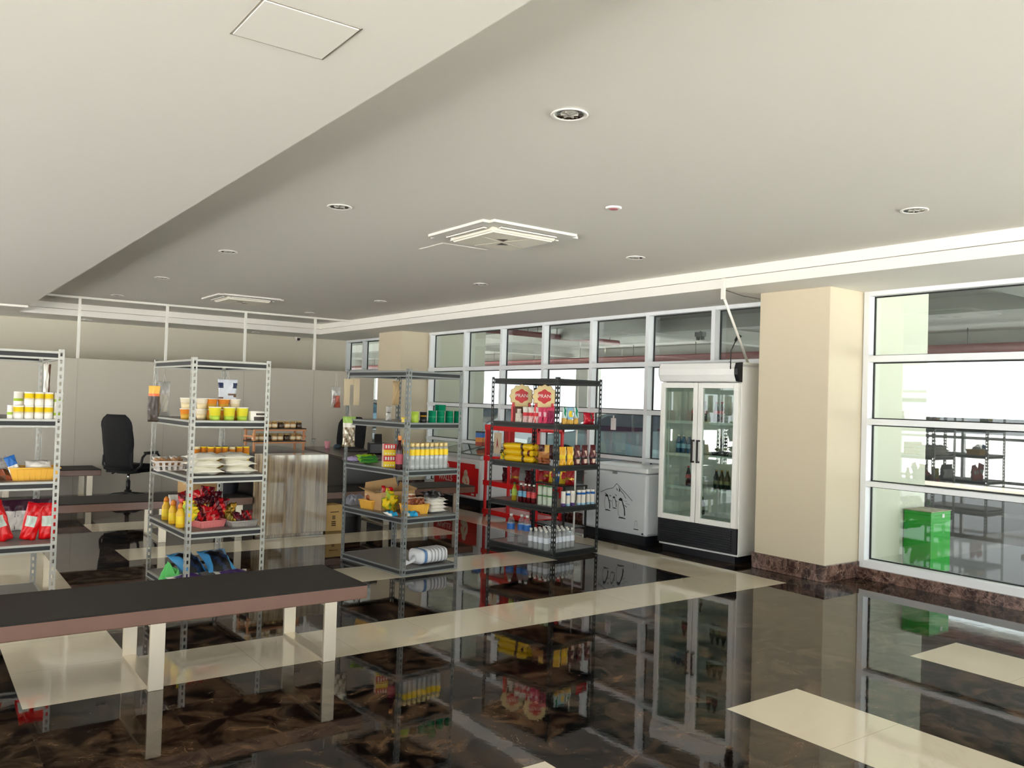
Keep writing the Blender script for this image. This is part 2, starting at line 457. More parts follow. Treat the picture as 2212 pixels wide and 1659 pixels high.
# ---- columns
M_COL = mat('column_paint', (212, 200, 176), 0.8, spec=0.25, noise=0.02, nscale=1.2)
def base_marble():
    m = bpy.data.materials.new('brown_marble'); m.use_nodes = True
    nt = m.node_tree; L = nt.links.new; b = nt.nodes['Principled BSDF']; N = lambda t: nt.nodes.new(t)
    tc = N('ShaderNodeTexCoord')
    n1 = N('ShaderNodeTexNoise'); n1.inputs['Scale'].default_value = 9; n1.inputs['Detail'].default_value = 8; n1.inputs['Distortion'].default_value = 1.5
    L(tc.outputs['Object'], n1.inputs['Vector'])
    cr = N('ShaderNodeValToRGB'); e = cr.color_ramp.elements
    e[0].position = .38; e[0].color = lin((58, 38, 33))+(1,); e[1].position = .66; e[1].color = lin((134, 104, 92))+(1,)
    L(n1.outputs['Fac'], cr.inputs['Fac'])
    n2 = N('ShaderNodeTexVoronoi'); n2.feature = 'DISTANCE_TO_EDGE'; n2.inputs['Scale'].default_value = 14
    ad = N('ShaderNodeVectorMath'); ad.operation = 'ADD'; L(tc.outputs['Object'], ad.inputs[0])
    n3 = N('ShaderNodeTexNoise'); n3.inputs['Scale'].default_value = 6; L(tc.outputs['Object'], n3.inputs['Vector'])
    sc = N('ShaderNodeVectorMath'); sc.operation = 'SCALE'; sc.inputs['Scale'].default_value = .25; L(n3.outputs['Color'], sc.inputs[0]); L(sc.outputs[0], ad.inputs[1])
    L(ad.outputs[0], n2.inputs['Vector'])
    mr = N('ShaderNodeMapRange'); mr.inputs['From Max'].default_value = .03; mr.inputs['To Min'].default_value = .55; mr.inputs['To Max'].default_value = 0; L(n2.outputs['Distance'], mr.inputs['Value'])
    mx = N('ShaderNodeMix'); mx.data_type = 'RGBA'; mx.inputs['B'].default_value = lin((196, 170, 152))+(1,)
    L(mr.outputs[0], mx.inputs['Factor']); L(cr.outputs[0], mx.inputs['A']); L(mx.outputs['Result'], b.inputs['Base Color'])
    b.inputs['Roughness'].default_value = .12
    return m
M_BASE = base_marble()
for k, (y0, y1) in enumerate(((4.52, 5.30), (12.72, 13.55), (-3.90, -3.12))):
    cm = MB(); cm.bbox(6.86, y0, 0, XW+.06, y1, 3.1, 0.006)
    o = struct('column', cm, M_COL)
    cm = MB(); cm.box(XW+.06, y0+.002, 0, 8.6, y1-.002, 3.1); struct('outside_column', cm, mat('outside_column_paint', (200, 200, 184), .8))
    bm_ = MB(); bm_.bbox(6.842, y0-0.018, 0, XW, y1+0.018, 0.152, 0.004); part('baseboard', bm_, M_BASE, o)

# ---- the glazed side
RAILS = ((0.865, 0.91), (1.448, 1.503), (2.04, 2.10))
def glazed(name, y0, y1, posts, zlow=0.10, jamb=()):
    f = MB(); D0, D1 = XW, XW+0.115
    f.box(D0, y0, zlow, D1, y1, zlow+0.072); f.box(D0, y0, 2.668, D1, y1, HS)
    o = struct(name, f, M_FRAME)
    ps = sorted(posts)
    for y in ps:
        q = MB(); q.box(D0-0.002, y-0.028, zlow if y not in jamb else 0.0, D1, y+0.028, HS); part('mullion', q, M_FRAME, o)
    for z0, z1 in RAILS:
        q = MB(); q.box(D0, y0, z0, D1-0.005, y1, z1); part('transom', q, M_FRAME, o)
    zs = [zlow+0.072] + [z for r_ in RAILS for z in r_] + [2.668]
    gk = MB()
    for a, b in zip(ps, ps[1:]):
        a += 0.028; b -= 0.028
        for k in range(0, 8, 2):
            z0, z1 = zs[k], zs[k+1]
            q = MB(); q.box(D1-0.022, a, z0, D1-0.016, b, z1); part('pane', q, M_GLASS, o)
            gx0, gx1 = D1-0.03, D1-0.012
            gk.box(gx0, a, z0, gx1, a+0.012, z1); gk.box(gx0, b-0.012, z0, gx1, b, z1)
            gk.box(gx0, a, z0, gx1, b, z0+0.010); gk.box(gx0, a, z1-0.012, gx1, b, z1)
    part('gasket', gk, M_GASKET, o)
    return o
glazed('window_1', 5.31, 12.71, [5.335, 6.355, 7.395, 8.435, 9.475, 10.515, 11.555, 12.66])
glazed('window_2', -3.1, 4.51, [4.485, 2.66, 1.2, -0.2, -1.6, -3.07], jamb=(2.66,))
glazed('window_3', 13.56, 16.1, [13.59, 14.45, 15.3, 16.07])
kb = MB(); kb.box(XW-0.03, 2.69, 0, XW+0.12, 4.505, 0.102); kb.box(XW-0.03, 5.315, 0, XW+0.12, 12.705, 0.102); kb.box(XW-.03, 13.565, 0, XW+.12, 16.1, .102); kb.box(XW-.03, -3.1, 0, XW+.12, 2.63, .102)
struct('baseboard_right', kb, M_BASE)
# small white paper tag stuck to a pane
tg = MB(); a = on_x(1320, 903, XW+0.09); b = on_x(1330, 929, XW+0.09)
tg.box(XW+0.088, b.y, b.z, XW+0.0915, a.y, a.z); tg.box(XW+0.088, (a.y+b.y)/2-.012, a.z, XW+0.0915, (a.y+b.y)/2+.012, a.z+.035)
solid('paper_tag', tg, mat('tag_paper', (228, 222, 220), 0.8), 'small white paper tag stuck on the window in front of the parked car', 'tag')

# ---- partition with open white rail above
YP = 13.685
q = MB(); q.box(-4.5, YP, 0, 6.86, YP+0.05, 1.995)
pt_ = struct('partition', q, mat('partition_panel', (196, 190, 178), 0.6, spec=0.3))
q = MB()
for x in (-3.0, -1.75, -0.5, 0.8, 2.06, 3.285, 4.51, 5.716): q.box(x-0.003, YP-0.004, 0, x+0.003, YP+0.001, 1.995)
part('seam', q, mat('panel_seam', (178, 173, 163), 0.7), pt_)
M_RAIL = mat('white_rail', (236, 234, 226), 0.5)
for x in (-3.0, -1.75, -0.5, 0.8): 
    q = MB(); q.box(x-0.018, YP+0.005, 1.995, x+0.018, YP+0.041, HS-0.03); part('post', q, M_RAIL, pt_)
for x in (2.06, 3.285, 4.51, 5.716):
    q = MB(); q.box(x-0.018, YP+0.005, 1.995, x+0.018, YP+0.041, HM-0.03); part('post', q, M_RAIL, pt_)
q = MB(); q.box(1.41, YP, HM-0.03, 6.4, YP+0.05, HM); q.box(-4.5, YP, HS-0.03, 1.40, YP+0.05, HS); part('top_rail', q, M_RAIL, pt_)

# ---- ceiling fittings
M_CHROME = mat('chrome', (205, 205, 205), 0.12, metal=1.0)
M_TRIM = mat('white_trim', (240, 238, 234), 0.4)
dl = MB()
dl.lathe([(0.052, 0.0), (0.085, -0.004), (0.088, -0.008), (0.080, -0.011), (0.070, -0.008), (0.066, 0.0)], 24, cap=False)
ring = dl.mesh('trim_ring', M_TRIM)
dl = MB(); dl.lathe([(0.066, -0.0075), (0.060, -0.002), (0.045, 0.0)], 24, cap=False)
refl = dl.mesh('reflector', M_CHROME)
dl = MB(); dl.lathe([(0.045, -0.0015), (0.038, -0.004), (0.02, -0.009), (0.002, -0.010)], 16)
for k in range(6):
    a = k*math.pi/3; dl.box(-.004, 0, -.011, .004, .04, -.002, M=Matrix.Rotation(a, 4, 'Z'))
bulb = dl.mesh('lamp', mat('lamp_glass', (170, 168, 160), 0.2))
proto('downlight', 'ceiling_downlight', ('trim_ring', ring), ('reflector', refl), ('lamp', bulb))
rows = [(2.45, 2.99, 'left row, nearest'), (2.45, 5.52, 'left row, second'), (2.45, 8.03, 'left row, third'), (2.44, 10.51, 'left row, fourth'), (2.43, 13.0, 'left row, farthest, near the partition rail'),
        (5.33, 2.91, 'right row, nearest, at the right edge'), (5.33, 5.5, 'right row, second'), (5.34, 8.03, 'right row, third'), (5.34, 10.54, 'right row, fourth'), (5.31, 12.99, 'right row, farthest, near the partition rail')]
for x, y, w_ in rows:
    inst('downlight', 'round recessed chrome downlight in the main ceiling, %s' % w_, 'light', (x, y, HM), rnd.uniform(0, 3), 'recessed ceiling downlights')
for x, y, w_ in ((2.44, 15.53, 'left'), (5.3, 15.51, 'right')):
    inst('downlight', 'small downlight in the soffit behind the partition, %s one' % w_, 'light', (x, y, HS), 0, 'recessed ceiling downlights')
t = thing('smoke_detector', 'small round ceiling detector with a reddish centre, above the black shelving', 'detector', (3.87, 4.22, HM))
q = MB(); q.lathe([(0.055, 0), (0.055, -0.006), (0.045, -0.012)], 20); part('base', q, M_TRIM, t)
q = MB(); q.lathe([(0.032, -0.0122), (0.030, -0.016), (0.012, -0.019)], 16); part('sensor', q, mat('sensor_red', (168, 96, 104), 0.4), t)
def cassette(x, y, s, label, rz):
    t = thing('air_conditioner', label, 'air conditioner', (x, y, HM), rz)
    q = MB(); h_ = s/2
    bm = bmesh.new(); bmesh.ops.create_cube(bm, size=1)
    for v in bm.verts: v.co = Vector((v.co.x*s, v.co.y*s, v.co.z*0.02-0.01))
    bmesh.ops.bevel(bm, geom=[e for e in bm.edges if abs(e.verts[0].co.z-e.verts[1].co.z) > .005], offset=.06, segments=4, affect='EDGES')
    q.addbm(bm); part('frame', q, mat('cassette_white', (226, 223, 217), 0.45), t)
    q = MB(); i = s*0.345
    bm = bmesh.new(); bmesh.ops.create_cube(bm, size=1)
    for v in bm.verts: 
        k = 1.0 if v.co.z > 0 else 0.93
        v.co = Vector((v.co.x*2*i*k, v.co.y*2*i*k, -0.02-0.035*(0.5-v.co.z)))
    bmesh.ops.bevel(bm, geom=list(bm.edges), offset=.012, segments=2, affect='EDGES')
    q.addbm(bm); part('grille', q, mat('cassette_cream', (236, 230, 216), 0.45), t)
    q = MB()
    for k in range(4):
        M = Matrix.Rotation(k*math.pi/2, 4, 'Z')
        q.box(-i*0.85, i+0.012, -0.0225, i*0.85, i+0.055, -0.0195, M=M)
    part('air_slot', q, mat('slot_shadow', (120, 116, 108), 0.7), t)
    q = MB()
    for k in range(4):
        M = Matrix.Rotation(k*math.pi/2, 4, 'Z')
        q.box(-i*0.85, i+0.018, -0.034, i*0.85, i+0.05, -0.024, M=Matrix.Translation((0, 0, 0)) @ M)
    part('louvre', q, mat('cassette_white', (226, 223, 217)), t)
    q = MB()
    for k in (0, 2):
        M = Matrix.Rotation(k*math.pi/2+0.6, 4, 'Z')
        q.prism([(0.03, 0.02), (0.13, 0.0), (0.10, 0.085)], -0.0575, -0.0545, 'xy', M=M)
    part('mesh_opening', q, mat('dark_mesh', (92, 84, 74), 0.6, noise=0.4, nscale=160), t)
    q = MB()
    for k in range(4):
        M = Matrix.Rotation(k*math.pi/2+0.3, 4, 'Z')
        q.box(0.03, -0.002, -0.058, i*0.9, 0.002, -0.0545, M=M)
    part('vane_edge', q, mat('vane_shadow', (190, 182, 166), 0.6), t)
cassette(3.885, 5.55, 0.92, 'white square ceiling cassette air conditioner in the middle of the ceiling', 0.0)
cassette(3.875, 11.95, 0.92, 'white square ceiling cassette air conditioner near the partition at the far left', 0.0)
t = thing('security_camera', 'small white dome camera with dark eye under the far soffit', 'camera', (6.31, 16.0, HS))
q = MB(); q.lathe([(0.06, 0), (0.06, -0.03), (0.045, -0.07), (0.02, -0.085)], 18); part('dome', q, mat('camera_white', (214, 208, 200), 0.4), t)
q = MB(); q.lathe([(0.03, 0), (0.03, 0.012), (0.015, 0.02)], 14, M=Matrix.Translation((0, -0.047, -0.05)) @ Matrix.Rotation(R(75), 4, 'X')); part('lens', q, mat('lens_black', (12, 12, 12), 0.1), t)

# leaning white conduit and its cable by the column
t = thing('conduit', 'slanting white cable conduit from the soffit down to the tall fridge', 'conduit', (0, 0, 0))
p0 = Vector((6.318, 5.31, 2.80)); p1 = on_x(1568, 640, 6.36); p2 = Vector((7.02, 5.56, 2.035))
q = MB(); pa = Vector((6.318, 5.31, 2.66)); q.box(6.30, 5.292, 2.60, 6.328, 5.328, 2.80); q.tube([(6.325, 5.31, 2.62), tuple(p2)], 0.013, 8); part('tube', q, M_RAIL, t)
mid = Vector((6.325, 5.31, 2.62)).lerp(p2, 0.62)
q = MB(); q.tube([tuple(mid+Vector((-.02, .03, -.02))), tuple(mid+Vector((-.012, 0, .045))), tuple(mid+Vector((.012, -.012, .02)))], 0.014, 8)
q.tube([tuple(mid+Vector((-.012, 0, .04))), tuple(mid+Vector((-.07, .04, -.12))), tuple(mid+Vector((-.06, .05, -.3))), (6.86, 5.66, 2.035)], 0.006, 6); part('cable', q, mat('cable_black', (20, 20, 20), 0.5), t)
q = MB(); q.tube([(6.34, 5.305, 2.69), (6.6, 5.302, 2.66), (6.855, 5.299, 2.655)], 0.005, 6); part('wire', q, mat('wire_grey', (90, 86, 80), 0.6), t)

# ================================================================ outside the glass
M_CONC = mat('garage_concrete', (150, 150, 146), 0.9, noise=0.06, nscale=1.0)
q = MB(); q.box(8.6, 1.0, 3.35, 19.0, 45, 3.6); q.box(7.52, 1.0, 3.15, 8.6, 45, 3.6)
for y in (4.5, 12.7, 21, 29.5, 38): q.box(8.6, y-.2, 3.05, 19, y+.2, 3.36)
q.box(18.4, 1.0, 2.98, 19, 45, 3.36); q.box(12.8, 1.0, 3.1, 13.2, 45, 3.36)
struct('outside_garage_roof', q, M_CONC)
q = MB()
for y in (4.9, 13.1, 21.4, 29.9, 38): q.box(18.4, y-.3, 0, 19.0, y+.3, 3.0)
struct('outside_garage_columns', q, M_CONC)
M_PIPE = mat('red_pipe', (104, 40, 44), 0.5)
def pipe(pts, r, label):
    t = thing('fire_pipe', label, 'pipe', pts[0], 0, 'red fire pipes outside')
    o = Vector(pts[0]); q = MB(); q.tube([tuple(Vector(p)-o) for p in pts], r, 10); part('pipe', q, M_PIPE, t)
    q = MB(); a, b = Vector(pts[0])-o, Vector(pts[-1])-o
    for k in range(1, 14):
        c = a.lerp(b, k/14); q.tube([(c.x, c.y, c.z+r*.8), (c.x, c.y, 3.36-o.z)], 0.012, 6)
    part('hanger', q, mat('hanger_grey', (90, 90, 90), 0.6), t)
pipe([(17.6, 6, 2.93), (17.6, 40, 2.93)], 0.10, 'thick red fire pipe running level along the garage edge outside')
a = spot(1050, 712, 3.15); b = spot(1335, 741, 3.15)
pipe([tuple(a), tuple(b)], 0.07, 'thinner red fire pipe crossing the garage ceiling outside')
t = thing('emergency_light', 'boxy twin spot lamp hanging from the garage ceiling outside', 'light', tuple(on_x(1513, 724, 13)))
q = MB(); q.box(-.06, -.10, -.03, .06, .10, .06); part('body', q, mat('lamp_grey', (70, 74, 74), .6), t)
q = MB(); q.tube([(0, 0, .06), (0, 0, 3.1-t.location.z)], .015, 6); part('stem', q, mat('hanger_grey', (90, 90, 90)), t)
q = MB()
for s_ in (-.06, .06): q.lathe([(.04, 0), (.045, .07)], 12, M=Matrix.Translation((0, s_, -.10)))
part('lamp', q, mat('lamp_grey', (70, 74, 74)), t)

def car(x, y, rz, rgb, label, s=1.0):
    t = thing('car', label, 'car', (x, y, -0.02), rz, 'parked cars outside')
    prof = [(-2.2, .32), (-2.22, .62), (-2.1, .82), (-1.2, .95), (-0.45, 1.36), (0.1, 1.46), (0.9, 1.44), (1.65, 1.12), (2.0, 1.02), (2.15, .8), (2.15, .35)]
    mb = MB(); n = len(prof)
    ys = [(-.86, .0), (-.80, .06), (.80, .06), (.86, .0)]
    rows = []
    for yy, ins in ((-.84, .0), (-.80, .03), (.80, .03), (.84, .0)):
        row = []
        for (px, pz_) in prof:
            k = 1-0.20*max(0, (pz_-.9))/.55
            row.append((px, yy*k, pz_-(.03 if abs(yy) > .82 else 0)))
        rows.append(row)
    for a, b in zip(rows, rows[1:]):
        for i in range(n-1): mb.quad([a[i], a[i+1], b[i+1], b[i]], 0, True)
        mb.quad([a[n-1], a[0], b[0], b[n-1]], 0)
    mb.quad(rows[0]); mb.quad(rows[-1][::-1])
    part('body', mb, mat('car_paint_%d' % rgb[0], rgb, .25, metal=.3), t)
    q = MB()
    for s_ in (-1, 1):
        for poly in ([(-1.0, .98), (-.42, 1.32), (.12, 1.40), (.12, .98)], [(.18, .98), (.18, 1.40), (.88, 1.38), (1.45, 1.05)]):
            k = lambda z: (1-0.20*max(0, (z-.9))/.55)*.845
            q.quad([(a, s_*(k(b)+.012), b) for a, b in poly])
    q.quad([(-1.17, -.70, .985), (-1.17, .70, .985), (-.50, .62, 1.36), (-.50, -.62, 1.36)])
    q.quad([(1.60, .70, 1.16), (1.60, -.70, 1.16), (.98, -.62, 1.45), (.98, .62, 1.45)])
    part('window', q, mat('car_glass', (44, 70, 92), .08), t)
    for wx in (-1.38, 1.32):
        for s_ in (-1, 1):
            q = MB(); M = Matrix.Translation((wx, s_*.80, .32)) @ Matrix.Rotation(R(90), 4, 'X')
            q.lathe([(.20, -.09), (.32, -.085), (.325, .085), (.20, .09)], 20, M=M)
            w_ = part('wheel', q, mat('tyre_black', (24, 26, 30), .8), t)
            q = MB(); q.lathe([(.19, -.1), (.19, .1)], 12, M=M); part('rim', q, mat('wheel_rim', (120, 124, 128), .3, metal=.8), w_)
    q = MB(); q.box(-2.235, -.7, .60, -2.1, -.45, .72); q.box(-2.235, .45, .60, -2.1, .7, .72); part('headlight', q, mat('headlight', (215, 222, 226), .1), t)
    q = MB(); q.box(-2.24, -.4, .45, -2.15, .4, .6); part('grille', q, mat('grille_black', (24, 24, 26), .4), t)
    q = MB()
    for s_ in (-1, 1): q.bbox(-.85, s_*.98-.08, .93, -.68, s_*.98+.08, 1.06, .02)
    part('mirror', q, mat('car_paint_%d' % rgb[0], rgb), t)
    return t
d_ = Vector((math.sin(R(46.6)), math.cos(R(46.6)), 0))
car(d_.x*20.0-.75, d_.y*20.0+.75, R(-38), (158, 182, 192), 'grey blue car parked outside, seen through the panes beside the fridge')
car(13.6, 19.0, R(200), (150, 156, 160), 'silver car parked outside behind the black shelving')
car(13.2, 27.5, R(-60), (64, 98, 118), 'dark blue car parked outside, at the left of the windows')
t = thing('plinth_box', 'bright green box standing outside the right window against the cream wall', 'box', (0, 0, 0))
q = MB(); q.bbox(8.19, 4.235, 0, 8.57, 4.512, 0.6, .004); part('body', q, mat('green_panel', (30, 158, 40), .25), t)
q = MB(); q.box(8.185, 4.23, .6, 8.575, 4.514, .608); part('top', q, mat('green_box_top', (150, 140, 112), .5), t)
q = MB(); q.box(8.40, 4.231, .54, 8.44, 4.2352, .575); part('sticker', q, mat('tag_paper', (228, 222, 220)), t)
# ================================================================ slotted-angle shelving
def post_mesh(name, m):
    mb = MB(); W, T, H = 0.038, 0.0018, 1.822
    pitch = 0.05; n = int(H/pitch)
    for fl in (0, 1):
        M = None if fl == 0 else Matrix(((0, 1, 0, 0), (1, 0, 0, 0), (0, 0, 1, 0), (0, 0, 0, 1)))
        mb.box(0, 0, 0, 0.012, T, H, M=M); mb.box(0.026, 0, 0, W, T, H, M=M)
        z = 0.0
        for k in range(n+1):
            z1 = min(H, k*pitch+0.024); mb.box(0.012, 0, k*pitch, 0.026, T, z1, M=M)
            if k*pitch+0.05 > H: break
    return mb.mesh(name, m)
LEVELS = [0.055, 0.507, 0.925, 1.345, 1.805]
UNITS = {}
def shelving(key, ox, oy, th, w, d, mpost, mlip, mweb, mboard, label, levels=LEVELS):
    th = R(th); t = thing('shelving_unit', label, 'shelving unit', (ox, oy, 0), th, 'slotted angle shelving units')
    UNITS[key] = (Vector((ox, oy, 0)), th, w, d)
    pm = _PM.setdefault(mpost.name, post_mesh('post', mpost))
    for (x, y, a) in ((0, 0, 0), (w, 0, 90), (w, d, 180), (0, d, 270)):
        o = link('post', pm, t, (x, y, 0), R(a))
    H = 0.052
    def beam(x0, y0, x1, y1, nrm):
        """channel beam on the outer face, nrm points outward"""
        q = MB(); L_ = math.hypot(x1-x0, y1-y0); a = math.atan2(y1-y0, x1-x0)
        M = Matrix.Translation((x0, y0, 0)) @ Matrix.Rotation(a, 4, 'Z')
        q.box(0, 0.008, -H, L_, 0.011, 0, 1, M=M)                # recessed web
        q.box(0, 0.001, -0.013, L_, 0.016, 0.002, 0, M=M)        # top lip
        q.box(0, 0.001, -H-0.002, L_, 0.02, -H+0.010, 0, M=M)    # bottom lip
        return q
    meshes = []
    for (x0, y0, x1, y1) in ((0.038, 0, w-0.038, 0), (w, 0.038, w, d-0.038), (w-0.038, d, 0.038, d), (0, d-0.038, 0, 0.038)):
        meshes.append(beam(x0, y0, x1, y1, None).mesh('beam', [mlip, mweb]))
    bb = MB(); bb.box(0.004, 0.004, -0.011, w-0.004, d-0.004, 0.0); bmesh_ = bb.mesh('board', mboard)
    for z in levels:
        for me in meshes: link('beam', me, t, (0, 0, z))
        link('board', bmesh_, t, (0, 0, z))
    return t
_PM = {}
M_GALV = mat('galvanised_steel', (168, 168, 161), 0.45, metal=0.4, noise=0.05, nscale=40)
M_GALVD = mat('grey_hammertone_steel', (122, 126, 126), 0.5, metal=0.3, noise=0.08, nscale=60)
M_BLK = mat('black_enamel_steel', (30, 36, 36), 0.4)
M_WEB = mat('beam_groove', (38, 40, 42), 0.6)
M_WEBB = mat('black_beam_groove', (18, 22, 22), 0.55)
M_BRD = mat('grey_shelf_board', (118, 114, 110), 0.45, noise=0.04, nscale=20)
M_BRDD = mat('dark_shelf_board', (84, 80, 76), 0.3, noise=0.05, nscale=20)
shelving('s1', 0.273, 6.407, 0.0, 0.61, 1.0, M_GALV, M_GALV, M_WEB, M_BRD, 'galvanised slotted angle shelving cut by the left edge, with stacked white tins on top shelf')
shelving('s2', 1.748, 6.488, 2.1, 0.61, 1.03, M_GALV, M_GALV, M_WEB, M_BRD, 'galvanised slotted angle shelving with noodle cups and white sugar bags, behind the long bench')
shelving('s3', 3.594, 6.506, 6.7, 0.62, 1.02, M_GALVD, M_GALVD, M_WEB, M_BRDD, 'grey slotted angle shelving with green tins and yellow labelled bottles, in the middle')
shelving('s4', 5.321, 6.549, 7.4, 0.68, 0.99, M_BLK, M_BLK, M_WEBB, M_BRDD, 'black slotted angle shelving holding the round red signs and water bottles')

def sh(unit, px, py, lv, dz=0.0):
    """where the photo point lies on a shelf board"""
    p = spot(px, py, LEVELS[lv]); p.z += dz
    return p
def loc_uv(unit, u, v, lv, dz=0.0):
    o, th, w, d = UNITS[unit]
    return Vector((o.x+u*math.cos(th)-v*math.sin(th), o.y+u*math.sin(th)+v*math.cos(th), LEVELS[lv]+dz))
def _cross(P, D, px):
    r = _ray(px, 1000); n = Vector((-r.y, r.x))          # vertical sight plane through the measured column
    k = -(P.x*n.x+P.y*n.y)/(D.x*n.x+D.y*n.y)
    return P+D*k
def at_v(unit, px, v, lv, dz=0.0):
    """on the board, at depth v behind the front edge"""
    a, b = loc_uv(unit, 0, v, lv, dz), loc_uv(unit, 1, v, lv, dz); return _cross(a, b-a, px)
def at_u(unit, px, u, lv, dz=0.0):
    """on the board, at distance u from its left edge"""
    a, b = loc_uv(unit, u, 0, lv, dz), loc_uv(unit, u, 1, lv, dz); return _cross(a, b-a, px)
def ang(unit): return UNITS[unit][1]

# ================================================================ benches
M_BTOP = mat('bench_top_espresso', (32, 28, 26), 0.6, spec=.3, noise=0.12, nscale=12)
M_BEDGE = mat('bench_edge_brown', (118, 88, 74), 0.22, spec=0.6, noise=0.08, nscale=6)
M_BLEG = mat('brushed_champagne_metal', (214, 204, 184), 0.32, metal=0.75)
def bench(x0, x1, y0, y1, legs, label, zt=0.435, th=0.086):
    t = thing('bench', label, 'bench', ((x0+x1)/2, (y0+y1)/2, 0), 0, 'low dark wooden benches')
    cx, cy = (x0+x1)/2, (y0+y1)/2; w, d = (x1-x0)/2, (y1-y0)/2
    q = MB(); q.bbox(-w, -d, zt-th, w, d, zt-0.006, .006); part('edge_frame', q, M_BEDGE, t)
    q = MB(); q.bbox(-w+0.001, -d+0.001, zt-0.012, w-0.001, d-0.001, zt, .003); part('seat_top', q, M_BTOP, t)
    for lx in legs:
        q = MB(); a = lx-cx; k = 0.038; s = d-0.015; h = zt-th
        q.bbox(a-k, -s, 0, a+k, -s+0.022, h, .002); q.bbox(a-k, s-0.022, 0, a+k, s, h, .002)
        q.bbox(a-k, -s+0.02, 0, a+k, s-0.02, 0.02, .002); q.bbox(a-k, -s+0.02, h-0.02, a+k, s-0.02, h, .002)
        part('leg', q, M_BLEG, t)
    return t
bench(-0.12, 2.315, 4.61, 5.29, (0.16, 1.125, 2.09), 'long low dark brown bench nearest the camera, at the bottom left')
bench(1.06, 3.14, 9.08, 9.76, (1.19, 2.215, 3.0), 'low dark bench behind the noodle cup shelving, carrying a cardboard box')
bench(-1.42, 1.02, 9.20, 9.86, (-1.2, -0.23, 0.74), 'low dark bench behind the left edge shelving, its end just in view')
bench(4.04, 6.14, 9.22, 9.88, (4.86, 5.86), 'low dark bench behind the grey and black shelving')
bench(0.0, 2.29, 12.86, 13.56, (0.2, 1.15, 2.15), 'far low dark bench against the grey partition, beside the office chair')

# ================================================================ tall glass door fridge
WH = mat('appliance_white', (240, 240, 235), 0.3)
M_FGLASS = glass_mat('fridge_glass', (236, 244, 240), 0.10)
M_VENT = mat('black_vent', (22, 24, 28), 0.4)
def along_wall(x, y, th):
    """front-left corner of a cabinet that faces the hall; local x runs to the viewer's right, y into the wall"""
    return (x, y, 0), R(th-90)
loc, rz = along_wall(6.693, 6.466, 5.0)
t = thing('display_fridge', 'tall white two door glass drinks fridge with black louvred base beside the column', 'fridge', loc, rz)
FR = t; W_, D_, H_ = 1.0, 0.60, 2.03
q = MB()
q.bbox(0, 0.05, .075, .035, D_, H_-.02, .004); q.bbox(W_-.035, 0.05, .075, W_, D_, H_-.02, .004)
q.box(0.03, D_-.03, .36, W_-.03, D_, H_-.02); q.bbox(0, 0.05, H_-.05, W_, D_, H_, .006); q.box(.03, .06, .35, W_-.03, D_-.02, .40)
q.box(0, 0.05, 0.072, W_, D_, 0.09); q.box(.03, .06, 1.78, W_-.03, D_-.02, 1.82)
part('cabinet', q, WH, t)
q = MB(); q.box(.04, .06, 0, W_-.04, D_-.04, .075); part('plinth', q, M_VENT, t)
q = MB(); q.box(.0, .02, .095, W_-.004, .06, .35)
for k in range(9): q.box(.03, .006, .12+k*.024, W_-.06, .022, .134+k*.024)
part('vent_grille', q, M_VENT, t)
q = MB(); prof = [(0.05, 1.825), (0.0, 1.835), (-.028, 1.90), (-.03, 1.96), (-.01, 2.02), (0.05, 2.03)]
q.prism([(a, b) for a, b in prof], 0.0, W_-.04, 'yz'); part('header_light', q, mat('header_white', (240, 240, 238), .35), t)
q = MB(); q.prism([(a*1.15, b) for a, b in prof], W_-.04, W_, 'yz'); q.prism([(a*1.1, b) for a, b in prof], -.004, .0, 'yz'); part('header_cap', q, M_VENT, t)
for k, (a, b) in enumerate(((0.008, W_/2-.004), (W_/2+.004, W_-.008))):
    dq = MB(); z0, z1 = .355, 1.818; f = .055
    dq.bbox(a, .0, z0, a+f, .045, z1, .004); dq.bbox(b-f, .0, z0, b, .045, z1, .004); dq.box(a+f, .0, z0, b-f, .045, z0+f); dq.box(a+f, .0, z1-f, b-f, .045, z1)
    dd = part('door', dq, WH, t)
    gq = MB(); gq.box(a+f, .018, z0+f, b-f, .024, z1-f); part('pane', gq, M_FGLASS, dd)
    hq = MB(); hx = b-.03 if k == 0 else a+.03
    hq.box(hx-.008, -.045, .98, hx+.008, -.03, 1.22); hq.box(hx-.008, -.045, .98, hx+.008, .002, .998); hq.box(hx-.008, -.045, 1.202, hx+.008, .002, 1.22)
    part('handle', hq, mat('handle_black', (26, 22, 20), .35), dd)
ZF = (.42, .70, 1.05, 1.40)
for z in ZF[1:]:
    q = MB()
    q.tube([(.04, .09, z), (W_-.04, .09, z)], .005, 6); q.tube([(.04, D_-.06, z), (W_-.04, D_-.06, z)], .005, 6)
    for k in range(1, 28): q.tube([(.04+k*.033, .09, z), (.04+k*.033, D_-.06, z)], .0025, 5)
    q.box(.04, .082, z-.018, W_-.04, .088, z+.012)
    part('wire_shelf', q, mat('wire_white', (216, 222, 218), .4), t)
q = MB(); q.tube([(.055, .10, .55), (.055, .10, 1.75)], .012, 8); part('light_tube', q, mat('tube_white', (220, 230, 226), .3), t)

def fridge_pt(x, y, z):
    return Vector(loc_f) + Matrix.Rotation(rz_f, 3, 'Z') @ Vector((x, y, z))
loc_f, rz_f = loc, rz

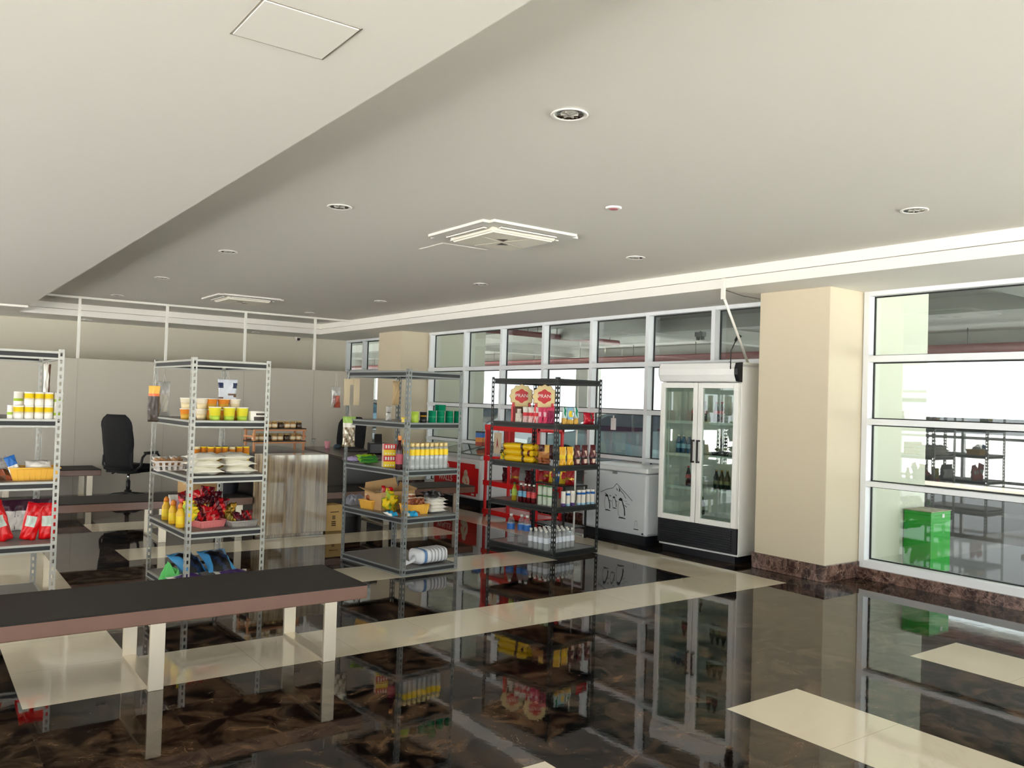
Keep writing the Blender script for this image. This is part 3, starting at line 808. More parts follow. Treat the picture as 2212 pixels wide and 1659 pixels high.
# ================================================================ chest freezer with line drawing
M_GREY = mat('freezer_grey', (208, 213, 216), 0.3)
loc, rz = along_wall(6.65, 7.66, 4.0)
t = thing('chest_freezer', 'pale grey chest freezer with a penguin line drawing, left of the tall fridge', 'freezer', loc, rz)
W_, D_ = 1.01, .58
q = MB(); q.bbox(0, 0, .10, W_, D_, .795, .03); part('body', q, M_GREY, t)
q = MB(); q.bbox(-.006, -.012, .80, W_+.006, D_+.005, .862, .018); part('lid', q, mat('freezer_lid', (222, 225, 226), .28), t)
q = MB(); q.box(.02, .02, 0, W_-.02, D_-.02, .10); part('plinth', q, M_VENT, t)
q = MB(); q.bbox(.50, -.018, .765, .56, .002, .80, .004); part('lock', q, mat('lock_grey', (130, 132, 130), .4, metal=.5), t)
ink = mat('print_ink', (26, 28, 34), .6)
q = MB(); y0 = -.0015
def stroke(pts, w=.004):
    for a, b in zip(pts, pts[1:]):
        a = Vector((a[0], 0, a[1])); b = Vector((b[0], 0, b[1])); d = (b-a); n = Vector((-d.z, 0, d.x)).normalized()*w/2
        q.quad([(a-n)+Vector((0, y0, 0)), (b-n)+Vector((0, y0, 0)), (b+n)+Vector((0, y0, 0)), (a+n)+Vector((0, y0, 0))])
def patch(pts): q.quad([(a, y0, b) for a, b in pts])
fx = lambda px: (px-1259)/133.0*1.01       # photo px across the front -> metres
P = lambda x, z: (x, z)
stroke([(.30, .53), (.40, .575), (.50, .60), (.555, .655), (.58, .64), (.63, .60), (.70, .555), (.76, .51), (.80, .48)], .006)
stroke([(.585, .62), (.62, .575), (.66, .55), (.70, .50)], .007); stroke([(.555, .60), (.57, .575)], .01); stroke([(.60, .60), (.60, .565)], .014)
stroke([(.38, .53), (.40, .515)], .009); stroke([(.45, .51), (.47, .50)], .009); stroke([(.535, .53), (.56, .51)], .006); stroke([(.66, .47), (.72, .465)], .003); stroke([(.70, .44), (.76, .435)], .003)
def penguin(x, z, h):
    k = h
    patch([(x-.10*k, z+.93*k), (x, z+1.0*k), (x+.12*k, z+.95*k), (x+.15*k, z+.80*k), (x+.06*k, z+.84*k), (x-.12*k, z+.86*k)])
    patch([(x+.08*k, z+.86*k), (x+.16*k, z+.82*k), (x+.30*k, z+.50*k), (x+.34*k, z+.20*k), (x+.27*k, z+.10*k), (x+.24*k, z+.45*k)])
    stroke([(x-.08*k, z+.84*k), (x-.16*k, z+.55*k), (x-.13*k, z+.2*k), (x-.02*k, z+.06*k), (x+.2*k, z+.06*k)], .004)
    patch([(x-.10*k, z), (x-.08*k, z+.05*k), (x+.30*k, z+.05*k), (x+.40*k, z)])
    stroke([(x+.25*k, z+.66*k), (x+.42*k, z+.58*k)], .007)
part('mountain_drawing', q, ink, t, label='black line drawing of a mountain', fix=False)
for x_, z_, h_ in ((.62, .265, .235), (.40, .33, .19), (.515, .365, .14)):
    q = MB(); penguin(x_, z_, h_); part('penguin_drawing', q, ink, t, label='black line drawing of a penguin', fix=False)
q = MB()
stroke([(.845, .20), (.845, .26), (.875, .265), (.885, .20)], .003); patch([(.83, .165), (.83, .175), (.90, .175), (.90, .165)])
part('symbol', q, ink, t, fix=False)
q = MB(); stroke([(.02, .73), (.06, .735)], .004); part('small_print', q, ink, t, fix=False)
q = MB(); q.lathe([(.012, 0), (.010, .008)], 10, M=Matrix.Translation((.96, 0, .13)) @ Matrix.Rotation(R(90), 4, 'X')); part('drain_plug', q, M_VENT, t)

# ================================================================ red ice cream freezer
RED = mat('signal_red', (222, 20, 26), .35)
CRM = mat('ice_cream_print', (238, 214, 190), .5)
PINKW = mat('white_print', (244, 232, 230), .5)
loc, rz = along_wall(6.79, 11.40, 2.0)
t = thing('ice_cream_freezer', 'red and white ice cream freezer with sliding glass top, behind the grey shelving', 'freezer', loc, rz)
W_, D_ = 1.27, .58
q = MB(); q.bbox(0, 0, .10, W_, D_, .70, .03); part('body', q, mat('freezer_white', (236, 232, 232), .3), t)
q = MB(); q.box(.02, .03, 0, W_-.02, D_-.02, .10); part('plinth', q, M_VENT, t)
q = MB(); q.prism([(-.01, .70), (D_, .70), (D_, .86), (D_-.03, .86), (-.01, .745)], 0.0, W_, 'yz'); part('rim', q, mat('rim_grey', (196, 198, 198), .35), t)
q = MB()
for x0, x1 in ((.03, W_/2-.01), (W_/2+.01, W_-.03)):
    for (a, b, c_, d) in ((x0, .02, x0+.03, .54), (x1-.03, .02, x1, .54)):
        q.quad([(a, b, .758), (c_, b, .758), (c_, d, .866), (a, d, .866)])
    for yy in (.02, .51):
        z = .758+(yy-.02)*.2077; q.quad([(x0, yy, z), (x1, yy, z), (x1, yy+.03, z+.006), (x0, yy+.03, z+.006)])
part('lid_frame', q, mat('lid_frame_black', (30, 32, 32), .4), t, fix=False)
q = MB()
for x0, x1 in ((.06, W_/2-.04), (W_/2+.04, W_-.06)): q.quad([(x0, .05, .762), (x1, .05, .762), (x1, .51, .858), (x0, .51, .858)])
part('sliding_lid', q, glass_mat('lid_glass', (200, 210, 208), .35), t, fix=False)
q = MB(); bm = bmesh.new(); bmesh.ops.create_cube(bm, size=1)
for v in bm.verts: v.co = Vector((W_/2+v.co.x*(W_-.10), -.001+v.co.y*.004, .385+v.co.z*.47))
bmesh.ops.bevel(bm, geom=[e for e in bm.edges if abs(e.verts[0].co.y-e.verts[1].co.y) > .001], offset=.05, segments=5, affect='EDGES'); q.addbm(bm)
panel = part('print_panel', q, RED, t, label='red printed front panel')
tm = text_mesh("WALLS", .12, .001, PINKW); o = link('lettering', tm, panel, (.36, -.0045, .36))
q = MB()   # the heart of nested loops
for s_ in (1.0, .62, .3):
    pts = []
    for k in range(33):
        a = 2*math.pi*k/32; x = 16*math.sin(a)**3/16; z = (13*math.cos(a)-5*math.cos(2*a)-2*math.cos(3*a)-math.cos(4*a))/16
        pts.append((.36+x*.085*s_, -.004, .525+z*.085*s_))
    q.tube(pts, .006, 5)
part('heart_logo', q, PINKW, panel)
q = MB()   # swirls of ice cream as plain rounded shapes
for (x, z, a, b, rt) in ((.90, .47, .05, .055, 0), (.86, .39, .04, .075, -.5), (.955, .39, .035, .075, .5), (.90, .30, .035, .085, .2), (.85, .26, .05, .04, .9), (.96, .29, .035, .06, -.4), (.92, .22, .06, .02, .1)):
    pts = [(x+a*math.cos(u)*math.cos(rt)-b*math.sin(u)*math.sin(rt), -.0045, z+a*math.cos(u)*math.sin(rt)+b*math.sin(u)*math.cos(rt)) for u in [2*math.pi*k/16 for k in range(16)]]
    q.quad(pts)
part('ice_cream_print', q, CRM, panel, fix=False)
q = MB(); q.quad([(1.06, -.0048, .165), (1.13, -.0048, .165), (1.13, -.0048, .19), (1.06, -.0048, .19)]); part('small_print', q, PINKW, panel, fix=False)
q = MB(); q.bbox(1.13, -.006, .56, 1.235, .01, .66, .01); part('corner_badge', q, mat('badge_white', (226, 236, 234), .4), t)

# ================================================================ red display rack by the window
t = thing('display_rack', 'red metal display rack standing behind the black shelving', 'display rack', (6.40, 8.24, 0), 0)
RX0, RX1, RY = 0.0, 0.42, 1.16
for y in (0.0, .60, 1.135):
    q = MB(); q.bbox(0, y, 0, .035, y+.03, 1.235, .004); part('post', q, RED, t)
    q = MB(); q.bbox(RX1-.035, y, 0, RX1, y+.03, 1.235, .004); part('post', q, RED, t)
for z in (.09, .47, .80):
    q = MB(); q.box(0.0, 0.01, z, RX1, RY, z+.012); q.box(-.004, 0, z-.045, .012, RY+.02, z+.02); q.box(RX1-.012, 0, z-.045, RX1+.004, RY+.02, z+.02); part('shelf', q, RED, t)
q = MB(); q.box(-.004, 0, 1.17, .014, RY+.01, 1.24); q.box(RX1-.014, 0, 1.17, RX1+.004, RY+.01, 1.24); q.box(0, 0, 1.20, RX1, .014, 1.24); q.box(0, RY-.01, 1.20, RX1, RY+.004, 1.24); part('header', q, RED, t)
q = MB()
for y0, y1 in ((.03, .13), (.50, .60), (.63, .72), (1.04, 1.135)): q.box(0.004, y0, .83, .010, y1, 1.18)
part('side_panel', q, mat('deep_red', (170, 14, 24), .4), t)
q = MB(); q.box(.012, .80, .86, .016, .97, 1.14); part('poster', q, mat('poster_cream', (226, 206, 176), .6), t)
q = MB(); q.prism([(.86, .93), (.885, .98), (.91, .93), (.89, 1.08)], .0095, .0115, 'yz'); part('emblem', q, mat('deep_red', (170, 14, 24)), t)

# slim white pole behind the black shelving
t = thing('pole', 'slim upright white pole standing behind the black shelving', 'pole', tuple(spot(1238, 1183, 0)))
q = MB(); q.tube([(0, 0, .02), (0.012, 0.01, 1.76)], .010, 8); part('shaft', q, M_RAIL, t)
q = MB(); q.lathe([(.05, 0), (.05, .012), (.015, .025)], 14); part('foot', q, mat('foot_grey', (150, 150, 148), .5), t)

# ================================================================ counter, desk and what stands there
def wood():
    m = bpy.data.materials.new('striped_wood_laminate'); m.use_nodes = True
    nt = m.node_tree; L = nt.links.new; b = nt.nodes['Principled BSDF']; N = lambda t_: nt.nodes.new(t_)
    tc = N('ShaderNodeTexCoord'); mp = N('ShaderNodeMapping'); mp.inputs['Scale'].default_value = (1, 1, .045); L(tc.outputs['Object'], mp.inputs['Vector'])
    n1 = N('ShaderNodeTexNoise'); n1.inputs['Scale'].default_value = 22; n1.inputs['Detail'].default_value = 9; n1.inputs['Roughness'].default_value = .7; n1.inputs['Distortion'].default_value = .3; L(mp.outputs[0], n1.inputs['Vector'])
    cr = N('ShaderNodeValToRGB'); e = cr.color_ramp.elements
    e[0].position = .36; e[0].color = lin((106, 86, 66))+(1,); e[1].position = .64; e[1].color = lin((186, 168, 138))+(1,)
    x = e.new(.5); x.color = lin((156, 136, 108))+(1,)
    L(n1.outputs['Fac'], cr.inputs['Fac']); L(cr.outputs[0], b.inputs['Base Color']); b.inputs['Roughness'].default_value = .08; b.inputs['Coat Weight'].default_value = 1.0; b.inputs['Coat IOR'].default_value = 1.55; b.inputs['Coat Roughness'].default_value = .03
    return m
M_WOOD = wood()
M_DESK = mat('desk_black_brown', (30, 26, 26), .3)
t = thing('counter', 'reception counter with striped wood front panel and black top', 'counter', (3.17, 8.885, 0), R(2.5))
q = MB(); q.bbox(0, 0, .03, .765, .26, .90, .004); q.box(.03, .02, 0, .74, .24, .03); part('front_panel', q, M_WOOD, t)
q = MB(); q.bbox(-.01, .262, .83, .80, 1.55, .90, .004); part('worktop', q, mat('counter_black_top', (40, 42, 42), .3), t)
for a_ in ((.02, .262, .0, .05, 1.5, .83), (.74, .262, 0, .77, 1.5, .83), (.05, 1.46, 0, .74, 1.5, .83)):
    q = MB(); q.box(*a_); part('side_panel', q, M_DESK, t)
t = thing('desk', 'dark brown office desk behind the grey shelving', 'desk', (4.62, 10.05, 0), R(-9))
q = MB(); q.bbox(0, 0, .735, .80, 2.25, .775, .004); part('desktop', q, mat('desk_top_brown', (62, 42, 40), .25), t)
q = MB(); q.box(.03, .04, 0, .055, 2.2, .735); part('modesty_panel', q, M_DESK, t)
for y_ in (.04, 2.17):
    q = MB(); q.box(.05, y_, 0, .76, y_+.03, .735); part('end_panel', q, M_DESK, t)
DSK = (Vector((4.62, 10.05, .775)), R(-9))
def desk_pt(px, py): return spot(px, py, .775)

def office_chair(x, y, rz, label):
    t = thing('office_chair', label, 'chair', (x, y, 0), rz, 'black office chairs')
    F = mat('black_fabric', (20, 20, 22), .9, noise=.2, nscale=80); PL = mat('black_plastic', (18, 19, 21), .45)
    # backrest leans back slightly; chair faces local -y
    q = MB(); nx, nz = 10, 14
    def bp(u, v, f):
        w = .255*(1-.12*max(0, .45-v)/.45)*(1-.42*max(0, (v-.76)/.24)**2.6)
        z = .48+v*.74
        yb = .23+v*.10
        return (u*w, yb+(-.055 if f else .03)*(1-abs(u)**4)*(1-abs(2*v-1)**6)+.05*u*u*(-1)+(0.012*math.sin(v*9) if f else 0), z)
    for f in (True, False):
        n = len(q.v)
        for j in range(nz+1):
            for i in range(nx+1): q.v.append(bp(-1+2*i/nx, j/nz, f))
        for j in range(nz):
            for i in range(nx):
                a = (n+j*(nx+1)+i, n+j*(nx+1)+i+1, n+(j+1)*(nx+1)+i+1, n+(j+1)*(nx+1)+i)
                q.f.append(a if f else a[::-1]); q.m.append(0); q.sm.append(True)
    Nn = (nx+1)*(nz+1)
    rim = [i for i in range(nx+1)] + [j*(nx+1)+nx for j in range(1, nz+1)] + [nz*(nx+1)+i for i in range(nx-1, -1, -1)] + [j*(nx+1) for j in range(nz-1, 0, -1)]
    for a, b in zip(rim, rim[1:]+rim[:1]): q.f.append((a, b, Nn+b, Nn+a)); q.m.append(0); q.sm.append(True)
    part('backrest', q, F, t)
    q = MB(); bm = bmesh.new(); bmesh.ops.create_cube(bm, size=1)
    for v in bm.verts: v.co = Vector((v.co.x*.52, v.co.y*.50-.02, v.co.z*.11+.475))
    bmesh.ops.bevel(bm, geom=list(bm.edges), offset=.045, segments=4, affect='EDGES'); q.addbm(bm, smooth=True); part('seat', q, F, t)
    for s_ in (-1, 1):
        q = MB(); q.tube([(s_*.24, .16, .46), (s_*.31, .14, .52), (s_*.32, .12, .64), (s_*.31, .04, .69), (s_*.31, -.18, .685), (s_*.30, -.24, .64), (s_*.29, -.22, .54), (s_*.24, -.16, .46)], .017, 8)
        q.bbox(s_*.31-.028, -.18, .69, s_*.31+.028, .06, .715, .008); part('armrest', q, PL, t)
    q = MB(); q.lathe([(.028, .16), (.028, .30), (.018, .301), (.018, .42)], 14); q.bbox(-.11, -.11, .40, .11, .11, .425, .006); part('gas_lift', q, PL, t)
    q = MB(); q.lathe([(.0185, .302), (.0185, .40)], 12); part('piston', q, M_CHROME, t)
    q = MB(); q.tube([(.05, -.02, .405), (.24, -.03, .40), (.30, -.03, .38)], [.006, .006, .014], 8); part('tilt_lever', q, PL, t)
    q = MB(); q.lathe([(.05, .08), (.045, .17)], 14)
    for k in range(5):
        a = 2*math.pi*k/5+.3; q.tube([(.03*math.cos(a), .03*math.sin(a), .115), (.2*math.cos(a), .2*math.sin(a), .10), (.31*math.cos(a), .31*math.sin(a), .07)], [.03, .024, .016], 8)
    b_ = part('star_base', q, PL, t)
    for k in range(5):
        a = 2*math.pi*k/5+.3; q = MB(); c_ = Vector((.30*math.cos(a), .30*math.sin(a), .028))
        for s_ in (-.014, .014): q.lathe([(.027, -.008), (.027, .008)], 12, M=Matrix.Translation(c_) @ Matrix.Rotation(a, 4, 'Z') @ Matrix.Translation((0, s_, 0)) @ Matrix.Rotation(R(90), 4, 'X'))
        q.tube([tuple(c_), tuple(c_+Vector((0, 0, .045)))], .007, 6); part('castor', q, PL, b_)
    return t
office_chair(2.58, 12.55, R(128), 'black high back office chair standing in the open by the grey partition')
office_chair(5.9, 12.75, R(-50), 'black high back office chair behind the dark desk')

M_CARD = mat('brown_cardboard', (196, 158, 108), .85, noise=.05, nscale=25)
M_CARDI = mat('cardboard_inside', (150, 112, 70), .9)
M_TAPE = mat('parcel_tape', (206, 176, 128), .35)
MK = mat('carton_ink', (84, 60, 36), .8)
a = spot(437, 1068, .435)
t = thing('cardboard_box', 'closed cardboard box on the bench behind the noodle cup shelving', 'box', (a.x+.02, a.y+.18, .435), R(14))
q = MB(); q.bbox(-.18, -.13, 0, .18, .15, .25, .003); part('body', q, M_CARD, t)
q = MB(); q.box(-.1805, -.02, .10, .1805, .03, .251); part('tape', q, M_TAPE, t)
q = MB(); q.quad([(-.15, -.1306, .20), (-.10, -.1306, .195), (-.10, -.1306, .21), (-.15, -.1306, .21)]); part('mark', q, MK, t, fix=False)
t = thing('bin', 'black plastic bin beside the cardboard box on the bench', 'bin', (3.0, 9.50, .435))
q = MB(); q.lathe([(.10, 0), (.125, .24), (.13, .25), (.118, .25), (.095, .01)], 20, cap=False); q.lathe([(.10, .001), (.001, .002)], 20, cap=False); part('bucket', q, mat('bin_black', (24, 26, 32), .5), t)
q = MB(); q.lathe([(.132, .245), (.136, .252), (.132, .26), (.120, .255)], 20, cap=False); part('rim', q, mat('bin_black', (24, 26, 32)), t)
t = thing('carton', 'yellowish carton with printed symbols on the floor right of the counter', 'box', (4.085, 9.19, 0), R(2))
q = MB(); q.bbox(-.105, -.13, 0, .105, .13, .30, .003); part('body', q, mat('carton_yellow', (212, 176, 112), .8, noise=.04), t)
q = MB()
for (x, z, s_) in ((-.0, .16, .022), (.0, .09, .03)):
    for k in range(3): q.box(x-s_, -.1312, z-s_+k*s_*.7, x+s_*.8, -.1302, z-s_+k*s_*.7+s_*.45)
q.box(-.05, -.1312, .215, .06, -.1302, .225)
part('printed_symbols', q, MK, t)

# two tier wooden jar rack
M_PINE = mat('orange_pine', (206, 142, 98), .5, noise=.1, nscale=14)
M_TIER = mat('dark_tier', (42, 40, 30), .5)
t = thing('jar_rack', 'two tier wooden rack of small jars on the black counter top', 'rack', (3.26, 9.46, .90), R(6))
JR = t; JW, JD = .62, .22
for x, y in ((0, 0), (JW, 0), (0, JD), (JW, JD)):
    q = MB(); q.bbox(x-.011, y-.011, 0, x+.011, y+.011, .27 if y == 0 else .27, .002); part('leg', q, M_PINE, t)
for z in (.105, .25):
    q = MB(); q.box(-.02, -.02, z, JW+.02, JD+.02, z+.016); part('tier', q, M_TIER, t)
    q = MB(); q.box(-.02, -.026, z-.014, JW+.02, -.018, z+.004); q.box(-.02, JD+.02, z-.014, JW+.02, JD+.026, z+.03); part('rail', q, M_PINE, t)
for x in (-.02, JW+.014):
    q = MB(); q.box(x, -.02, .16, x+.006, JD+.02, .18); part('cross_bar', q, M_PINE, t)
jb = MB(); jb.lathe([(.026, 0), (.028, .005), (.028, .042), (.022, .050)], 12); jbm = jb.mesh('glass_body', mat('amber_jar', (196, 150, 92), .15, noise=.3, nscale=60))
jl = MB(); jl.lathe([(.025, .05), (.025, .064)], 12); jlm = jl.mesh('lid', mat('jar_lid_gold', (206, 178, 120), .3, metal=.5))
jlb = MB(); jlb.lathe([(.0285, .012), (.0285, .036)], 12, cap=False); jlbm = jlb.mesh('label', mat('jar_label', (236, 220, 190), .6, noise=.2, nscale=50))
jb2 = jbm.copy(); jb2.materials[0] = mat('dark_jar', (70, 48, 30), .15)
proto('jar', 'jar', ('glass_body', jbm), ('lid', jlm), ('label', jlbm))
proto('jar_dark', 'jar', ('glass_body', jb2), ('lid', jlm))
Mj = Matrix.Translation(JR.location) @ Matrix.Rotation(R(6), 4, 'Z')
for lv, (z, nm) in enumerate(((.121, 'lower'), (.266, 'upper'))):
    for k in range(8):
        kind = 'jar_dark' if (k+lv) % 3 == 2 else 'jar'
        inst(kind, 'small %s jar on the %s tier of the wooden rack, %s from the left' % ('dark' if kind == 'jar_dark' else 'amber', nm, ORD[k]), 'jar', Mj @ Vector((.035+k*.078, .06, z)), 0, 'jars on the wooden rack', 1.3)
# ================================================================ goods on the shelves
def m_(n, rgb, rough=.45, **k): return mat(n, rgb, rough, **k)
YEL = m_('print_yellow', (246, 212, 30)); WHT = m_('print_white', (240, 236, 226)); ORG = m_('print_orange', (232, 142, 48))
GRN = m_('print_green', (60, 140, 62)); LGRN = m_('print_lime', (170, 200, 70)); DGRN = m_('tin_green', (16, 146, 104), .22, metal=.25)
TIN = m_('tin_rim', (200, 200, 196), .25, metal=.9); BLU = m_('print_blue', (40, 110, 190)); DRED = m_('print_maroon', (96, 18, 26), .3)
PNK = m_('print_pink', (226, 70, 110)); BRN = m_('print_brown', (92, 56, 34), .4); BLK = m_('print_black', (22, 20, 22), .4)
FRED = m_('foil_red', (206, 24, 34), .25); GLD = m_('foil_gold', (206, 158, 60), .25, metal=.4); CRMP = m_('print_cream', (232, 214, 170)); PUR = m_('print_purple', (70, 44, 110))
TEAL = m_('print_teal', (120, 190, 150)); LBLU = m_('print_sky', (150, 196, 220)); GRYP = m_('print_grey', (150, 146, 140))

def can_proto(key, name, r, h, bands, lid=TIN, seg=18):
    """bands: list of (z fraction, material) from the bottom up"""
    mats = [b[1] for b in bands]; mb = MB(); prof = []
    z0 = 0.0
    for k, (zf, _) in enumerate(bands):
        prof += [(r, h*(.02+.96*z0), k), (r, h*(.02+.96*zf), k)]; z0 = zf
    mb.lathe([(r*.93, 0, 0)] + prof + [(r*.95, h, len(mats)-1)], seg, cap=False); mb.lathe([(r*.93, .0002, 0), (.001, .001, 0)], seg, cap=False)
    body = mb.mesh('body', mats)
    l = MB(); l.lathe([(r*.94, h*.985), (r*.97, h*1.0), (r*.97, h*1.012), (r*.90, h*1.012), (r*.88, h*.99), (.001, h*.99)], seg, cap=False)
    proto(key, name, ('body', body), ('lid', l.mesh('lid', lid)))
can_proto('tin_a', 'tin_can', .0375, .105, [(.45, WHT), (.55, CRMP), (.9, YEL), (1, WHT)])
can_proto('tin_b', 'tin_can', .0375, .105, [(.3, WHT), (.5, LGRN), (.9, WHT), (1, WHT)])
can_proto('can_a', 'drink_can', .0262, .098, [(.28, FRED), (.42, YEL), (.9, ORG), (1, YEL)])
can_proto('can_b', 'drink_can', .0262, .098, [(.2, YEL), (.8, ORG), (1, CRMP)])
can_proto('gtin', 'tin_can', .036, .0545, [(.1, DGRN), (.9, DGRN), (1, DGRN)], m_('tin_green_lid', (120, 190, 160), .25, metal=.6))
can_proto('ltin', 'tin_can', .034, .10, [(.9, LGRN), (1, LGRN)]); can_proto('btin', 'tin_can', .032, .098, [(.55, BLK), (.7, GLD), (1, BLK)]); can_proto('ytin', 'tin_can', .024, .046, [(.8, m_('print_straw', (226, 206, 110))), (1, YEL)])
can_proto('slim', 'drink_can', .0235, .155, [(.12, LBLU), (.7, WHT), (.85, BLU), (1, WHT)]); can_proto('slim_p', 'drink_can', .0235, .155, [(.2, PUR), (.8, WHT), (1, WHT)])
can_proto('wcan', 'drink_can', .026, .10, [(.9, m_('print_pale_green', (206, 218, 200))), (1, GRN)])

def bottle_proto(key, name, prof, bodym, cap, capm, label=None, labelm=None, seg=14, fill=None):
    parts = []
    b = MB(); b.lathe(prof, seg); parts.append(('body', b.mesh('body', bodym)))
    c = MB(); c.lathe(cap, seg); parts.append(('cap', c.mesh('cap', capm)))
    if label:
        l = MB(); l.lathe(label, seg, cap=False); parts.append(('label', l.mesh('label', labelm)))
    if fill:
        f = MB(); f.lathe(fill[0], seg); parts.append(('drink', f.mesh('drink', fill[1])))
    proto(key, name, *parts)
PET = glass_mat('clear_plastic', (240, 245, 246), .06, body=.5, body_rgb=(244, 246, 246), rough=.08, grow=.6)
bottle_proto('ybottle', 'jar_bottle', [(.022, 0), (.0245, .006), (.0245, .035), (.023, .04), (.0245, .045), (.0245, .19), (.018, .204)], PET, [(.019, .204), (.0195, .234), (.017, .237)], m_('cap_straw', (240, 214, 150)),
             [(.0252, .128), (.0252, .182)], YEL)
bottle_proto('wsmall', 'water_bottle', [(.026, 0), (.029, .008), (.028, .06), (.0295, .065), (.0295, .13), (.022, .155), (.0125, .172), (.0125, .182)], PET, [(.0145, .180), (.0145, .20), (.012, .202)], WHT, [(.0299, .07), (.0299, .125)], m_('label_pale_blue', (226, 232, 240)))
PET2 = glass_mat('thin_clear_plastic', (244, 248, 250), .08, body=.22, body_rgb=(244, 246, 246), rough=.05, grow=.7)
bottle_proto('wlarge', 'water_bottle', [(.038, 0), (.042, .01), (.040, .07), (.043, .075), (.040, .12), (.043, .125), (.043, .21), (.030, .255), (.015, .277), (.015, .287)], PET2, [(.0175, .284), (.0175, .305), (.015, .308)], WHT, [(.0436, .145), (.0436, .205)], BLU)
bottle_proto('soda_r', 'soda_bottle', [(.025, 0), (.029, .01), (.027, .07), (.029, .1), (.020, .14), (.012, .165), (.012, .178)], m_('drink_dark_red', (84, 10, 16), .08), [(.0135, .176), (.0135, .192)], WHT, [(.0285, .055), (.0296, .095), (.0265, .115)], m_('label_red_white', (214, 70, 74)))
bottle_proto('soda_b', 'soda_bottle', [(.025, 0), (.029, .01), (.027, .07), (.029, .1), (.020, .14), (.012, .165), (.012, .178)], m_('drink_dark_red', (84, 10, 16)), [(.0135, .176), (.0135, .192)], WHT, [(.0285, .055), (.0296, .095), (.0265, .115)], m_('label_sky', (120, 186, 220)))
bottle_proto('soda_g', 'soda_bottle', [(.025, 0), (.029, .01), (.027, .07), (.029, .1), (.020, .14), (.012, .165), (.012, .178)], m_('drink_amber', (176, 150, 30), .08), [(.0135, .176), (.0135, .192)], m_('cap_green', (20, 92, 50)), [(.0285, .055), (.0296, .1), (.0245, .125)], LGRN)
bottle_proto('syrup', 'sauce_bottle', [(.032, 0), (.034, .01), (.034, .17), (.028, .20), (.014, .23), (.014, .265)], m_('syrup_dark', (52, 8, 18), .1), [(.0175, .262), (.0175, .30), (.015, .303)], m_('cap_orange', (226, 150, 84)), [(.0346, .05), (.0346, .14)], m_('label_rose', (170, 60, 80)))
bottle_proto('cola', 'soda_bottle', [(.027, 0), (.03, .01), (.028, .08), (.03, .11), (.018, .16), (.012, .19), (.012, .20)], m_('cola_dark', (44, 16, 14), .08), [(.0135, .198), (.0135, .214)], FRED, [(.0302, .085), (.0302, .12)], m_('label_red_white', (214, 70, 74)))
bottle_proto('aqua', 'soda_bottle', [(.027, 0), (.03, .01), (.03, .12), (.018, .16), (.012, .18)], m_('drink_blue', (36, 96, 140), .08), [(.0135, .178), (.0135, .195)], WHT, [(.0304, .05), (.0304, .1)], LBLU)
bottle_proto('stout', 'soda_bottle', [(.027, 0), (.03, .01), (.03, .12), (.014, .16), (.012, .19)], m_('drink_dark_green', (22, 40, 30), .08), [(.0135, .188), (.0135, .20)], GLD, [(.0304, .05), (.0304, .09)], m_('label_olive', (120, 120, 70)))

def cup_proto(key, r0, r1, h, mats, mid):
    c = MB(); c.lathe([(r0, 0, 0), (r0+(r1-r0)*mid, h*mid, 0), (r0+(r1-r0)*mid, h*mid, 1), (r1, h*.93, 1)], 20)
    l = MB(); l.lathe([(r1*1.0, h*.93), (r1*1.05, h*.94), (r1*1.05, h*.985), (r1*.98, h), (.002, h)], 20, cap=False)
    proto(key, 'noodle_cup', ('cup', c.mesh('cup', mats)), ('lid', l.mesh('lid', m_('cup_lid', (242, 238, 228)))))
cup_proto('cup_g', .036, .046, .106, [LGRN, m_('cup_yellow', (238, 226, 60))], .35)
cup_proto('cup_w', .034, .045, .084, [CRMP, m_('cup_white', (244, 232, 206))], .55)
cup_proto('cup_o', .034, .045, .084, [m_('cup_gold', (214, 164, 60)), ORG], .5)

# ---- shelf 1
u1 = 's1'
p0 = at_v(u1, 36, .05, 3); step = .058
for la in (0, 1):
    for ro in (0, 1):
        for c in range(5):
            if la == 1 and c == 0 and ro == 0: continue
            key = 'tin_b' if c in (0, 4) and la == 1 or (c == 4) else 'tin_a'
            inst(key, '%s tin on the left edge shelving, %s layer, %s row, %s from left' % ('white and yellow' if key == 'tin_a' else 'pale green', ('lower', 'upper')[la], ('front', 'back')[ro], ORD[c]), 'tin',
                 p0+Vector((c*step, ro*step, la*.0915)), rnd.uniform(0, 6), 'tins on the left edge shelving', (.75, .75, .86))
inst('tin_b', 'narrow white tin standing alone left of the stacked tins', 'tin', p0+Vector((-.05, .01, 0)), 0, 'tins on the left edge shelving', scale=(.45, .45, .86))

